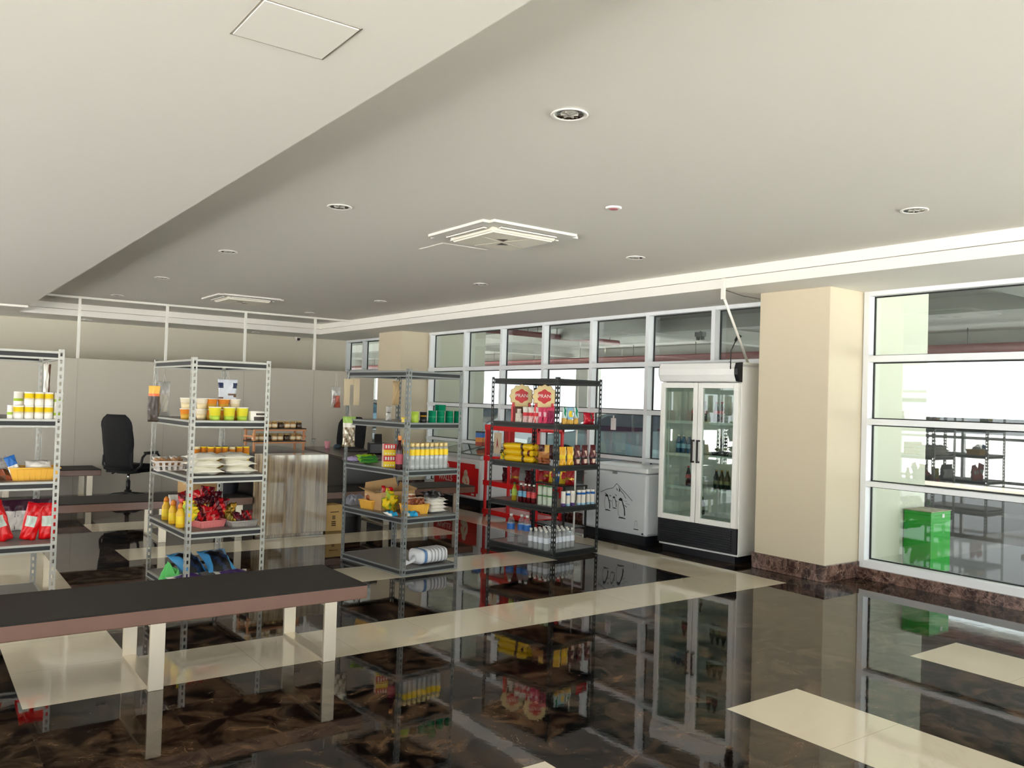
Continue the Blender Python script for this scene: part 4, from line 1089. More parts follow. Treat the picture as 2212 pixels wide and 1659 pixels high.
def basket(w, d, h, m, label, loc, rz, name='basket', lattice=False):
    t = thing(name, label, 'basket', loc, rz)
    q = MB(); k = .86
    def ring(s, z): return [(-w/2*s, -d/2*s, z), (w/2*s, -d/2*s, z), (w/2*s, d/2*s, z), (-w/2*s, d/2*s, z)]
    a, b, c, e = ring(k, 0), ring(1, h), ring(.97, h), ring(k*.97, .006)
    for i in range(4):
        j = (i+1) % 4
        n = 10 if lattice else 1
        for s_ in range(n):
            if lattice and s_ % 2: continue
            f0, f1 = s_/n, (s_+1)/n
            L = lambda p, q_, f: tuple(Vector(p).lerp(Vector(q_), f))
            q.quad([L(a[i], a[j], f0), L(a[i], a[j], f1), L(b[i], b[j], f1), L(b[i], b[j], f0)])
            q.quad([L(e[i], e[j], f1), L(e[i], e[j], f0), L(c[i], c[j], f0), L(c[i], c[j], f1)])
        if lattice:
            for z_ in (.0, .5, .98):
                A = Vector(a[i]).lerp(Vector(b[i]), z_); B = Vector(a[j]).lerp(Vector(b[j]), z_); q.tube([tuple(A), tuple(B)], h*.06, 5)
        q.quad([b[i], b[j], c[j], c[i]])
    q.quad(a[::-1]); q.quad(e)
    part('body', q, m, t, fix=False)
    q = MB(); r2 = ring(1.0, h*.93)
    for i in range(4): q.tube([r2[i], r2[(i+1) % 4]], .006, 6)
    part('rim', q, m, t)
    if not lattice:
        q = MB()
        for i in range(4):
            for f in (.12, .25, .375, .5, .625, .75, .88):
                A = Vector(a[i]).lerp(Vector(a[(i+1) % 4]), f); B = Vector(b[i]).lerp(Vector(b[(i+1) % 4]), f); q.tube([tuple(A), tuple(B)], .0018, 4)
        part('rib', q, m, t)
    return t
M_BASK = m_('basket_yellow', (240, 184, 72), .35)
pb = sh(u1, 76, 1038, 2); basket(.30, .22, .088, M_BASK, 'yellow plastic basket of bags on the left edge shelving', pb+Vector((0, .11, 0)), 0)

POUCH = {}
def pouch(key, name, w, h, d, mats, mfn, seed=1, both=True, wr=.004):
    proto(key, name, (None, pillow(w, h, d, mfn, seed=seed, both_seal=both, wr=wr).mesh(name, mats, fix=False)))
CLR = glass_mat('clear_film', (246, 246, 246), .12, body=.25, body_rgb=(236, 236, 236), rough=.15, grow=.7)
MILK = m_('milky_film', (222, 218, 212), .3)
def bands(*b):
    def f(u, v, fr):
        for lim, k in b:
            if v <= lim: return k
        return b[-1][1]
    return f
pouch('red_pouch', 'snack_pouch', .125, .275, .075, [FRED, m_('label_mint', (206, 222, 210)), m_('print_red', (220, 16, 22), .3)], lambda u, v, fr: 1 if fr and -.62 < u < .45 and .36 < v < .66 else (0 if v > .85 else 2), 3, False, .006)
for px, py, rz, tl, lb, s_ in ((12, 1170, .3, (-.1, -.30), 'leaning left at the view edge', 1.0), (60, 1168, -.25, (-.06, .20), 'in the middle of the three, leaning right', .92), (102, 1166, -.1, (-.04, .02), 'upright, nearest the post', .9)):
    p = sh(u1, px, py, 1); inst('red_pouch', 'glossy red pouch on the left edge shelving, %s' % lb, 'pouch', p+Vector((0, .045, .002)), rz, 'red pouches', s_, (tl[0], tl[1]))
pouch('plum_pouch', 'snack_pouch', .17, .22, .08, [m_('plum_foil', (62, 30, 48), .3), MILK], lambda u, v, fr: 1 if fr and v < .62 and abs(u) < .7 else 0, 5, False)
for px, py, lb in ((22, 1152, 'behind the leftmost red pouch'), (52, 1150, 'behind the middle red pouch'), (88, 1148, 'behind the upright red pouch')):
    p = sh(u1, px, py, 1); inst('plum_pouch', 'dark plum pouch with clear window %s' % lb, 'pouch', p+Vector((0, .14, .002)), rnd.uniform(-.3, .3), 'plum pouches')
# basket contents and neighbours
pouch('flour_bag', 'flour_bag', .17, .10, .12, [WHT, MILK], bands((.5, 0), (1, 1)), 8)
inst('flour_bag', 'plump white bag lying in the yellow basket at the left edge', 'bag', pb+Vector((.03, .09, .035)), .1, None, 1.0, (-.35, 0))
pouch('blue_top', 'snack_bag', .075, .16, .04, [WHT, BLU, CRMP], bands((.3, 2), (.55, 0), (1, 1)), 9)
inst('blue_top', 'small white bag with blue top tilted in the yellow basket at the left edge', 'bag', pb+Vector((-.10, .07, .02)), .3, None, .95, (-.1, -.35))
p = sh(u1, 12, 1038, 2)
o = solid('snack_bag', crumple(.20, .20, .075, 4, 8, .35, lambda i, j, r: r.choice((0, 0, 1))), [BRN, m_('clear_snack_red', (150, 84, 60), .2)], 'crinkled brown snack packets beside the yellow basket at the left edge', 'bag', p+Vector((-.03, .10, 0)))
o = solid('plastic_bag', crumple(.18, .15, .09, 14, 8, .5), [CLR], 'crumpled clear bag on top of the brown packets at the left edge', 'bag', p+Vector((-.04, .12, .075)))

def hang(name, key_mb, mats, label, loc, rz, top, strap=M_RAIL):
    """a bag hanging on a loop from a post; loc is its lower end"""
    t = thing('hanging_'+name, label, 'bag', loc, rz)
    part('bag', key_mb, mats, t, fix=False)
    h = max(v[2] for v in key_mb.v)
    q = MB(); q.tube([(-.01, .0, h-.005), (0, .004, top), (.012, .0, h-.005)], .0022, 5); part('loop', q, strap, t)
    return t
o_, th_, w_, d_u = UNITS[u1]
pp = loc_uv(u1, .575, .975, 0); hang('snack_bag', pillow(.05, .27, .03, lambda u, v, fr: 0 if u < .3 else 1, seed=6), [WHT, BRN], 'thin white bag strip hanging at the back post of the left edge shelving', Vector((pp.x+.05, pp.y-.03, 1.47)), .2, .32)

# ---- shelf 2
u2 = 's2'; a2 = ang(u2)
for px, lb in ((460, 'left'), (491, 'middle'), (519, 'right')):
    inst('cup_g', 'yellow and green noodle cup at the front of the shelf, %s of three' % lb, 'cup', at_v(u2, px, .08, 3), a2, 'front noodle cups')
n_ = 0
for px, py, keys in ((397, 904, ('cup_o', 'cup_w')), (431, 905, ('cup_w', 'cup_w')), (452, 899, ('cup_o', 'cup_o')), (478, 900, ('cup_o', 'cup_o')), (502, 901, ('cup_o', 'cup_w'))):
    for la, k in enumerate(keys):
        inst(k, '%s noodle tub in the back row, %s stack from left, %s' % ('white and orange' if k == 'cup_w' else 'orange gold', ORD[n_], ('bottom', 'top')[la]), 'cup', at_v(u2, px, .30 if px < 420 else .20+.01*(px % 3), 3, la*.0845), rnd.uniform(0, 6), 'back noodle tubs')
    n_ += 1
t = thing('carton', 'small white carton with dark picture, right end of the noodle cup shelf', 'box', at_v(u2, 552, .09, 3), a2+.1)
q = MB(); q.prism([(-.045, 0), (.045, 0), (.035, .078), (-.035, .078)], -.075, .075, 'yz'); part('body', q, WHT, t)
q = MB(); q.quad([(-.05, -.0455, .004), (.07, -.0455, .004), (.07, -.042, .034), (-.05, -.042, .034)]); q.quad([(-.03, -.0405, .046), (.05, -.0405, .046), (.05, -.0378, .062), (-.03, -.0378, .062)]); part('picture', q, m_('print_dark', (70, 62, 56)), t, fix=False)
# stacked drink cans, sugar bags
for la in (0, 1):
    for ro in (0, 1):
        for c in range(8):
            if ro == 0 and c < 2 and la: continue
            key = 'can_b' if (c+ro) % 4 == 1 else 'can_a'
            inst(key, '%s can behind the sugar bags, %s layer, %s row, %s from left' % ('orange' if key == 'can_b' else 'yellow and red', ('lower', 'upper')[la], ('front', 'back')[ro], ORD[c]), 'can', at_v(u2, 424+c*15.2, .40+ro*.06, 2, la*.0995), rnd.uniform(0, 6), 'drink cans behind the sugar bags')
def sugar(seed):
    mb = pillow(.245, .27, .062, lambda u, v, fr: 1 if fr and v > .70 and abs(u) < .45 and v < .84 else 0, seed=seed, wr=.003)
    mb.v = [(x, z-.135, y+.029) for x, y, z in mb.v]
    mb.v = [(x, y, max(0.0, z)) for x, y, z in mb.v]
    return mb
SUG = m_('sugar_bag_white', (238, 234, 220), .5)
sm = [sugar(k).mesh('sugar_bag', [SUG, TEAL], fix=False) for k in (1, 2)]
proto('sugar0', 'sugar_bag', (None, sm[0])); proto('sugar1', 'sugar_bag', (None, sm[1]))
for c, (u_, v_) in enumerate(((.165, .17), (.435, .185))):
    for la in range(3):
        inst('sugar%d' % ((c+la) % 2), 'white bag of sugar lying in the %s pile, %s' % (('left', 'right')[c], ('bottom', 'middle', 'top')[la]), 'bag', loc_uv(u2, u_-.02*c*la+.008*la, v_+.02*la, 2, la*.052), a2+(-.06, .05, .1)[la], 'sugar bags')
wb = at_v(u2, 366, .62, 2); basket(.24, .17, .075, m_('basket_white', (232, 226, 220), .5), 'white lattice basket of brown packets at the back left of the sugar shelf', wb, a2-.1, lattice=True)
pouch('bread_pack', 'snack_packet', .11, .10, .045, [m_('crust_brown', (176, 132, 92), .5), MILK], bands((.7, 0), (1, 1)), 12)
for k, (x, y, t_) in enumerate(((-.07, 0, -.7), (0, .01, -.9), (.07, 0, -.6))):
    inst('bread_pack', 'brown packet lying in the white lattice basket, %s' % ('left', 'middle', 'right')[k], 'packet', wb+Vector((x, y-.02, .03)), .2*k, 'brown packets', 1, (t_, 0))
# third shelf down: bottles, foil bags, tray
bottle_proto('mustard', 'sauce_bottle', [(.03, 0), (.034, .01), (.034, .11), (.022, .135), (.02, .15)], m_('mustard_yellow', (236, 186, 40), .3), [(.022, .148), (.021, .172), (.008, .19)], ORG, [(.0345, .03), (.0345, .09)], YEL)
for px, py, lb in ((357, 1124, 'farthest'), (372, 1133, 'middle'), (388, 1141, 'nearest')):
    inst('mustard', 'yellow squeeze bottle on the candy shelf, %s of three' % lb, 'bottle', sh(u2, px, py, 1)+Vector((.012, .035, 0)), 0, 'yellow squeeze bottles')
pouch('pinkwhite', 'snack_pouch', .10, .19, .05, [m_('pale_pink', (236, 200, 206)), PNK, WHT], lambda u, v, fr: (1 if fr and abs(u) < .4 and .4 < v < .7 else 0) if v < .8 else 2, 14, False)
inst('pinkwhite', 'pale pink and white pouch standing behind the yellow squeeze bottles', 'pouch', sh(u2, 378, 1122, 1)+Vector((.02, .11, 0)), -.2, None, 1, (-.1, 0))
foil = [([DRED, FRED], 'dark red'), ([GLD, m_('foil_olive', (120, 104, 30), .25, metal=.3)], 'gold'), ([FRED, m_('foil_pink', (222, 120, 110), .25)], 'bright red'), ([m_('foil_wine', (70, 14, 30), .25), DRED], 'wine coloured'), ([YEL, LGRN], 'yellow')]
for k, (ms, nm) in enumerate(foil):
    pouch('foil%d' % k, 'candy_bag', .12, .17, .05, ms, lambda u, v, fr: 1 if math.sin(9*v+5*u) > .2 else 0, 20+k, True, .011)
cb = loc_uv(u2, .24, .26, 1); basket(.22, .20, .055, m_('basket_rose', (226, 130, 130), .4), 'low rose basket heaped with candy bags on the shelf below the sugar', cb, a2+.2)
heap = [(0, -.05, .0, .03, 0, -.7), (2, .04, -.03, .03, .5, -.8), (1, -.07, .07, .035, -.5, -.5), (3, .02, .08, .06, .3, -.4), (4, -.11, -.02, .05, .8, -.3), (0, .09, .06, .05, -.6, -.45), (2, -.02, .15, .10, .2, -.25), (3, .10, .16, .085, -.3, -.3),
        (0, -.10, .17, .095, .5, -.2), (1, .16, .03, .02, -.9, -.6), (3, .19, .13, .03, .4, -.4), (0, .04, .22, .12, 0, -.1)]
spots_ = ['front left', 'front middle', 'left side', 'centre', 'far left', 'right of centre', 'centre back', 'back right', 'back left', 'front right', 'right side', 'top of the heap']
for k, (f, x, y, z, rz, tl) in enumerate(heap):
    inst('foil%d' % f, 'crinkled %s foil candy bag over the rose basket, %s' % (foil[f][1], spots_[k]), 'bag', cb+Vector((x, y, z)), rz, 'foil candy bags', 1, (tl, rnd.uniform(-.3, .3)))
ty = loc_uv(u2, .475, .17, 1); basket(.22, .17, .05, glass_mat('tray_plastic', (240, 242, 240), .1, body=.55, body_rgb=(230, 226, 220), grow=.6), 'shallow clear tray of snacks at the right end below the sugar', ty, a2+.05, name='tray')
for k, (f, x, y, rz) in enumerate(((1, -.05, .0, .2), (0, .05, .03, -.4), (3, .02, -.02, .9))):
    inst('foil%d' % f, 'small %s candy bag in the shallow clear tray, %s' % (foil[f][1], ('left', 'right', 'middle')[k]), 'bag', ty+Vector((x, y, .012)), rz, 'bags in the clear tray', .75, (-.75, 0))
# bottom shelf
def lying(mb, h):
    mb.v = [(x, z-h/2, max(0, y+.5*max(abs(v[1]) for v in mb.v))) for x, y, z in mb.v]; return mb
o = solid('plastic_bag', crumple(.15, .14, .17, 31, 7, .4), [m_('bag_green', (86, 200, 96), .35)], 'bright green plastic bag on the bottom shelf behind the long bench', 'bag', at_v(u2, 376, .42, 0, .002))
o = solid('plastic_bag', crumple(.18, .13, .11, 37, 7, .4), [m_('bag_dark_green', (24, 110, 54), .35)], 'dark green plastic bag behind the blue bags on the bottom shelf', 'bag', at_v(u2, 415, .66, 0, .002))
def bluebag(u, v, fr): return 1 if abs(u) > .62 or v > .85 else (2 if math.sin(7*u+9*v) > .4 else 0)
pouch('blue_sack', 'snack_sack', .24, .26, .10, [BLK, m_('bag_blue', (70, 150, 206), .3), m_('bag_navy', (30, 48, 84), .3)], bluebag, 33)
for (u_, v_, rz, lb) in ((.23, .42, .5, 'left'), (.43, .40, .2, 'right')):
    inst('blue_sack', 'shiny blue and black sack slumped on the bottom shelf, %s one' % lb, 'sack', loc_uv(u2, u_, v_, 0, .055), rz, 'blue and black sacks', 1, (-1.0, 0))
def purple(u, v, fr): return 1 if abs(u) > .78 or v > .9 or v < .1 else (2 if abs(v-.5) < .3 and fr else 1 if abs(u) > .6 else 0)
pouch('purple_sack', 'rice_sack', .34, .30, .09, [m_('sack_lilac', (216, 204, 214), .5), WHT, PUR], purple, 35)
for (u_, v_, rz, lb) in ((.13, .10, .25, 'left'), (.44, .10, -.05, 'right')):
    inst('purple_sack', 'white and purple sack at the front of the bottom shelf, %s one' % lb, 'sack', loc_uv(u2, u_, v_-.0, 0, .03), rz, 'white and purple sacks', .8, (-1.4, 0))
# hanging packs
pp = loc_uv(u2, -.03, .93, 0); hang('snack_pack', pillow(.13, .30, .05, lambda u, v, fr: 0 if v < .68 else (1 if v < .8 else 2) if v > .7 else 0, seed=41, belly=.8), [m_('pack_charcoal', (72, 62, 54), .4), m_('header_orange', (240, 120, 70)), m_('header_yellow', (246, 190, 80))], 'dark snack pack with orange and yellow header hanging on the left post', Vector((pp.x+.01, pp.y-.02, 1.30)), R(-60), .42)
hang('clear_pack', pillow(.10, .30, .04, lambda u, v, fr: 1 if abs(u) < .6 and .12 < v < .62 else 0, seed=43), [CLR, m_('white_filling', (226, 218, 204), .5)], 'clear packet with white filling hanging behind the left post of the noodle cup shelving', loc_uv(u2, .075, .97, 0, 1.285), .1, .36)
pp = loc_uv(u2, .60, .965, 0); hang('snack_bag', pillow(.17, .22, .05, lambda u, v, fr: 1 if (v > .66 and abs(u) > .55 and v < .88) else (2 if v < .45 and math.sin(16*v+2*u) > .1 else 0), seed=45), [m_('snack_white', (226, 230, 238), .35), m_('snack_navy', (36, 50, 84), .35), m_('snack_brown', (122, 92, 72), .4)], 'white snack bag with navy corners hanging at the back post of the noodle cup shelving', Vector((pp.x-.0, pp.y-.03, 1.46)), a2-.1, .30)

# ---- shelf 3
u3 = 's3'; a3 = ang(u3)
inst('ytin', 'tiny yellow tin at the left of the green tins', 'tin', at_v(u3, 870, .10, 3), 0)
inst('ltin', 'lime green tin standing right of the front post', 'tin', at_v(u3, 893, .07, 3), 0)
inst('btin', 'black and gold tin beside the lime green tin', 'tin', at_v(u3, 911, .07, 3), 0)
for c in range(4):
    for ro in (0, 1):
        for la in (0, 1):
            inst('gtin', 'flat green tin in the stack, %s column, %s row, %s layer' % (ORD[c], ('front', 'back')[ro], ('lower', 'upper')[la]), 'tin', at_v(u3, 930+c*18.6, .065+ro*.075, 3, la*.0555), 0, 'flat green tins')
inst('gtin', 'flat green tin alone on top of the green stack, in front', 'tin', at_v(u3, 951, .075, 3, .111), 0, 'flat green tins')
inst('gtin', 'flat green tin alone on top of the green stack, behind', 'tin', at_v(u3, 944, .14, 3, .111), 0, 'flat green tins')
t = thing('snack_packet', 'clear cellophane packet with dark band standing on the grey shelving', 'packet', at_u(u3, 836, .08, 3), a3-.4)
q = pillow(.055, .14, .02, seed=50); part('film', q, CLR, t, fix=False)
q = MB(); q.box(-.018, -.0125, .075, .018, -.0105, .085); part('band', q, BLK, t)
# yellow-labelled bottles
for ro in range(3):
    for c in range(8):
        inst('ybottle', 'clear bottle with yellow label and pale cap, %s row, %s from the left' % (ORD[ro], ORD[c]), 'bottle', loc_uv(u3, .115+c*.0535, .065+ro*.056, 2), rnd.uniform(0, 6), 'yellow labelled bottles')
for k in (0, 1):
    t = thing('carton', 'red and yellow carton on the grey shelving, %s of two' % ('lower', 'upper')[k], 'box', at_u(u3, 840, .10, 2, k*.107), a3-.38, 'red and yellow cartons')
    q = MB(); q.box(-.058, -.04, 0, .058, .04, .053, 0, face={5: 1}); part('yellow_half', q, [YEL, CRMP], t)
    q = MB(); q.box(-.058, -.04, .053, .058, .04, .106, 0, face={5: 1}); part('red_half', q, [FRED, m_('carton_pink', (236, 180, 176))], t)
    q = MB()
    for j in range(4): q.box(-.045+j*.024, -.0408, .066, -.031+j*.024, -.0401, .095); q.box(-.045+j*.024, -.0408, .012, -.033+j*.024, -.0401, .024)
    part('print', q, m_('print_white', (240, 236, 226)), t)
inst('syrup', 'dark red bottle with orange cap beside the red and yellow cartons', 'bottle', at_v(u3, 862, .12, 2), 0)
inst('syrup', 'second dark red bottle, half hidden behind the front post of the grey shelving', 'bottle', at_v(u3, 871, .20, 2), 0, None, .86)
pouch('lime_pack', 'noodle_packet', .20, .13, .04, [m_('pack_lime', (150, 200, 30), .3), FRED, GRN], lambda u, v, fr: 1 if fr and .5 < u < .75 and v > .5 else (2 if v < .3 else 0), 52)
p = at_u(u3, 793, .06, 2)
for k in range(2): inst('lime_pack', 'lime green packet lying on the grey shelving, %s' % ('underneath', 'on top')[k], 'packet', p+Vector((.04, .02+.01*k, .018+k*.032)), a3-.35+.1*k, 'lime green packets', 1, (-1.35, 0))
pouch('lilac_pack', 'tissue_packet', .12, .10, .035, [m_('pack_lilac', (196, 180, 226), .4)], None, 53)
inst('lilac_pack', 'lilac packet lying left of the lime green packets', 'packet', at_u(u3, 763, .10, 2, .016), a3-.4, None, 1, (-1.35, 0))
# open carton, baskets and bags below
bx = loc_uv(u3, .30, .66, 1)
t = thing('cardboard_box', 'open brown cardboard box with spread flaps at the back of the grey shelving', 'box', bx, a3+.06)
q = MB(); W, D, H, T = .40, .26, .17, .005
q.box(-W/2, -D/2, 0, W/2, D/2, T); q.box(-W/2, -D/2, T, W/2, -D/2+T, H); q.box(-W/2, D/2-T, T, W/2, D/2, H); q.box(-W/2, -D/2+T, T, -W/2+T, D/2-T, H); q.box(W/2-T, -D/2+T, T, W/2, D/2-T, H); part('body', q, M_CARD, t)
for nm, pts in (('flap', [(-W/2, -D/2, H), (-W/2, D/2, H), (-W/2-.07, D/2, H+.035), (-W/2-.09, -D/2-.02, H+.0)]), ('flap', [(-W/2, D/2, H), (W/2, D/2, H), (W/2-.01, D/2+.03, H+.10), (-W/2+.02, D/2+.02, H+.07)]), ('flap', [(W/2, -D/2, H), (W/2, D/2, H), (W/2+.02, D/2, H+.06), (W/2+.03, -D/2, H+.02)])):
    q = MB(); q.quad(pts); q.quad([(x, y, z-.004) for x, y, z in pts[::-1]])
    for i in range(4):
        j = (i+1) % 4; q.quad([pts[i], pts[j], (pts[j][0], pts[j][1], pts[j][2]-.004), (pts[i][0], pts[i][1], pts[i][2]-.004)])
    part(nm, q, M_CARD, t)
q = MB(); q.box(-.16, -D/2-.001, .06, -.14, -D/2, .12); part('slot_mark', q, MK, t)
o = solid('plastic_bag', crumple(.22, .17, .10, 61, 9, .45), [glass_mat('bag_film', (236, 238, 246), .15, body=.5, body_rgb=(214, 216, 230), rough=.12, grow=.7)], 'crumpled clear bag at the left end above the bottom of the grey shelving', 'bag', sh(u3, 771, 1090, 1)+Vector((.02, .07, .001)), a3)
bA = sh(u3, 812, 1100, 1)+Vector((.015, .085, 0)); basket(.20, .19, .085, M_BASK, 'yellow plastic basket of packets at the left on the grey shelving', bA, a3+.1)
bB = sh(u3, 901, 1112, 1)+Vector((.02, .09, 0)); basket(.205, .19, .092, M_BASK, 'yellow plastic basket of brown packets at the front of the grey shelving', bB, a3+.05)
pouch('brown_pack', 'snack_packet', .11, .12, .035, [m_('pack_rust', (132, 66, 34), .3), m_('pack_copper', (176, 104, 60), .3), m_('pack_cream', (222, 200, 180), .4)], lambda u, v, fr: 2 if v > .86 else (1 if math.sin(8*u+10*v) > .3 else 0), 55, True, .007)
for k, (x, y, z, rz, tl, n) in enumerate(((-.04, -.03, .04, .2, -.5, 'front left'), (.04, -.02, .045, -.4, -.6, 'front right'), (0, .04, .06, .1, -.3, 'back'))):
    inst('brown_pack', 'rust brown packet in the front yellow basket, %s' % n, 'packet', bB+Vector((x, y, z)), rz, 'rust brown packets', 1, (tl, 0))
for k, (x, y, z, rz, tl, n) in enumerate(((-.03, -.03, .03, .3, -.4, 'left'), (.05, .02, .045, -.2, -.4, 'right'))):
    inst('brown_pack', 'rust brown packet in the left yellow basket, %s' % n, 'packet', bA+Vector((x, y, z)), rz, 'rust brown packets', 1, (tl, 0))
inst('pinkwhite', 'pale pink packet sticking up from the left yellow basket', 'packet', bA+Vector((.06, -.02, .04)), -.3, None, .7, (-.1, .3))
hp = sh(u3, 846, 1106, 1)
inst('foil4', 'yellow bag in the heap between the two yellow baskets, right', 'bag', hp+Vector((.05, .05, .03)), .7, 'bags between the yellow baskets', 1.15, (-.5, .5))
inst('foil4', 'yellow bag in the heap between the two yellow baskets, left', 'bag', hp+Vector((-.01, .03, .02)), .2, 'bags between the yellow baskets', 1.1, (-.9, .4))
inst('foil2', 'red and pink bag in the heap between the two yellow baskets', 'bag', hp+Vector((.0, .13, .06)), -.3, 'bags between the yellow baskets', 1, (-.4, .2))
pouch('sky_pack', 'snack_packet', .14, .10, .03, [m_('pack_sky', (40, 160, 210), .3), WHT, m_('pack_copper', (176, 104, 60), .3)], lambda u, v, fr: 2 if u > .5 else (1 if u < -.7 else 0), 57)
for px, py, rz, n in ((862, 1119, .3, 'left of the front post'), (903, 1120, -.3, 'right of the front post')):
    inst('sky_pack', 'sky blue packet at the front edge of the grey shelving, %s' % n, 'packet', sh(u3, px, py, 1)+Vector((.0, .06, .014)), a3+rz, 'sky blue packets', 1, (-1.3, 0))
pouch('napkin', 'napkin_pack', .20, .17, .042, [m_('napkin_white', (234, 230, 222), .6), m_('napkin_rose', (190, 60, 84), .5)], lambda u, v, fr: 1 if u > .82 else 0, 58, True, .002)
pn = sh(u3, 950, 1109, 1)
for k in range(4): inst('napkin', 'white napkin pack in the pile at the right of the grey shelving, %s' % ('lowest', 'second from below', 'third from below', 'highest')[k], 'packet', pn+Vector((.012, .03+.0*k, .017+k*.033)), a3+.05*(-1)**k, 'white napkin packs', 1, (-R(88), 0))
pouch('black_pack', 'snack_packet', .21, .16, .05, [BLK, m_('pack_silver', (150, 150, 156), .25, metal=.5)], lambda u, v, fr: 1 if math.sin(9*u-6*v) > .75 else 0, 59)
inst('black_pack', 'black packet lying on top of the white napkin packs', 'packet', pn+Vector((.01, .045, .155)), a3+.2, None, 1, (-1.4, 0))
# bale of paper rolls
pr = loc_uv(u3, .405, .165, 0, .004)
t = thing('paper_roll_bale', 'white wrapped bale of paper rolls with blue band on the bottom of the grey shelving', 'paper rolls', pr, a3+.06)
q = MB(); L_, D_, H_ = .36, .20, .135; nx = 36
n0 = 0; seg = 20
for i in range(nx+1):
    x = -L_/2+L_*i/nx; e = min(1, (1-abs(2*i/nx-1))*5+.25)**.5; rg = 1+.035*math.cos(i*math.pi*2/4)
    for k in range(seg):
        a = 2*math.pi*k/seg; c, s_ = math.cos(a), math.sin(a)
        q.v.append((x, D_/2*e*rg*math.copysign(abs(c)**.6, c), H_/2+H_/2*e*rg*math.copysign(abs(s_)**.6, s_)*(1 if s_ > 0 else .98)))
for i in range(nx):
    for k in range(seg):
        k2 = (k+1) % seg; q.f.append((i*seg+k, i*seg+k2, (i+1)*seg+k2, (i+1)*seg+k)); q.sm.append(True)
        q.m.append(1 if 6 <= i < 9 else (2 if i > 10 and i % 4 == 2 else 0))
q.f.append(tuple(range(seg))); q.m.append(0); q.sm.append(False); q.f.append(tuple(nx*seg+k for k in range(seg))); q.m.append(0); q.sm.append(False)
part('bale', q, [m_('bale_white', (228, 230, 234), .3), m_('bale_blue', (90, 130, 180), .35), m_('bale_seam', (150, 146, 152), .5)], t)
q = MB(); q.tube([(-L_/2+.01, -.01, .06), (-L_/2-.04, -.03, .035), (-L_/2-.09, -.045, .028), (-L_/2-.115, -.05, .035)], [.03, .016, .012, .022], 8); part('twisted_end', q, m_('bale_white', (228, 230, 234)), t)
# hanging things at shelf 3
pp = loc_uv(u3, .02, 1.01, 0)
M_KRAFT = m_('kraft_card', (206, 190, 158), .8)
t = thing('hanging_card', 'pale kraft card hanging at the back left post of the grey shelving', 'card', Vector((pp.x, pp.y, 1.475)), a3)
q = MB(); q.box(-.075, -.045, 0, -.012, -.04, .25); q.box(.03, -.045, .004, .095, -.04, .26); q.box(-.075, -.04, .2, .095, -.037, .255); part('card', q, M_KRAFT, t)
q = MB(); q.tube([(-.04, -.04, .25), (0, -.02, .335), (.04, -.04, .25)], .002, 5); part('string', q, WHT, t)
hang('snack_bag', pillow(.10, .20, .05, lambda u, v, fr: 1 if v < .6 and u > -.4 else 0, seed=62), [CLR, m_('chilli_red', (170, 80, 60), .4)], 'clear bag of reddish snacks hanging left of the kraft card', Vector((pp.x-.13, pp.y+.0, 1.45)), a3, .34)
hang('snack_bag', pillow(.13, .29, .07, lambda u, v, fr: 0 if v > .80 else (1 if v > .62 else (3 if math.sin(19*v+6*u) > .55 else 2)), seed=63, wr=.008), [m_('header_green', (170, 206, 110)), WHT, m_('snack_silver', (206, 196, 176), .25, metal=.3), m_('snack_bronze', (122, 98, 70), .3)], 'silver snack bag with green header hanging low on the left post of the grey shelving', Vector((pp.x-.02, pp.y-.085, 1.08)), a3-.3, .40)
pp = loc_uv(u3, .555, .93, 0)
hang('card', pillow(.10, .24, .03, None, seed=64, belly=-.8), [m_('kraft_tan', (196, 168, 126), .7)], 'tan pack hanging at the back right post of the grey shelving', Vector((pp.x-.045, pp.y-.02, 1.49)), a3+.2, .27)

# ---- shelf 4
u4 = 's4'; a4 = ang(u4); FC = -R(38)
def promo(px, py, k, lab):
    p = at_u(u4, px, .10, 3)
    t = thing('promo_display', lab, 'display', p, FC, 'round topped promo displays')
    q = MB(); q.box(-.105, .0, 0, -.085, .12, .165); q.box(.085, .0, 0, .105, .12, .165); q.box(-.105, .11, 0, .105, .12, .19); q.box(-.105, 0, 0, .105, .12, .008); part('tray', q, RED, t)
    q = MB(); pts = []
    for j in range(72):
        a = 2*math.pi*j/72; r = .122+.0065*math.cos(12*a); pts.append((r*math.cos(a), .276+r*math.sin(a)))
    q.prism(pts, .100, .106, 'xz'); part('scalloped_disc', q, m_('disc_cream', (232, 210, 150), .5), t)
    q = MB(); q2 = [(x*1.05, .276+(z-.276)*1.03) for x, z in pts]; q.prism(q2, .1062, .1075, 'xz'); part('disc_border', q, m_('disc_border', (96, 40, 36), .5), t)
    q = MB(); pts = []
    for j in range(48):
        a = 2*math.pi*j/48; r = .070+.006*math.cos(6*a+math.pi); pts.append((r*math.cos(a)*1.02, .279+r*math.sin(a)))
    q.prism(pts, .0975, .0995, 'xz'); part('badge', q, m_('badge_red', (204, 12, 28), .45), t)
    o = link('lettering', text_mesh('PRAN', .052, .0006, WHT), t, (0, .0968, .281))
    q = MB(); q.box(-.10, .1, .15, -.07, .106, .21); q.box(.07, .1, .15, .10, .106, .21); part('bracket', q, RED, t)
promo(1122, 905, 0, 'red promo display with a round cream sign reading PRAN, left of two')
promo(1172, 908, 1, 'red promo display with a round cream sign reading PRAN, right of two beside the post')
pouch('pk_brown', 'snack_pouch', .085, .165, .04, [m_('pouch_offwhite', (230, 220, 206)), BRN, DRED], lambda u, v, fr: 1 if v > .84 or (fr and v > .6 and abs(u) > .5) else 0, 70, False)
pouch('pk_red', 'snack_pouch', .07, .165, .035, [WHT, m_('pouch_scarlet', (230, 60, 70)), m_('pouch_rose', (236, 200, 196))], lambda u, v, fr: 1 if fr and .42 < v < .62 else (2 if v < .4 else 0), 71, False)
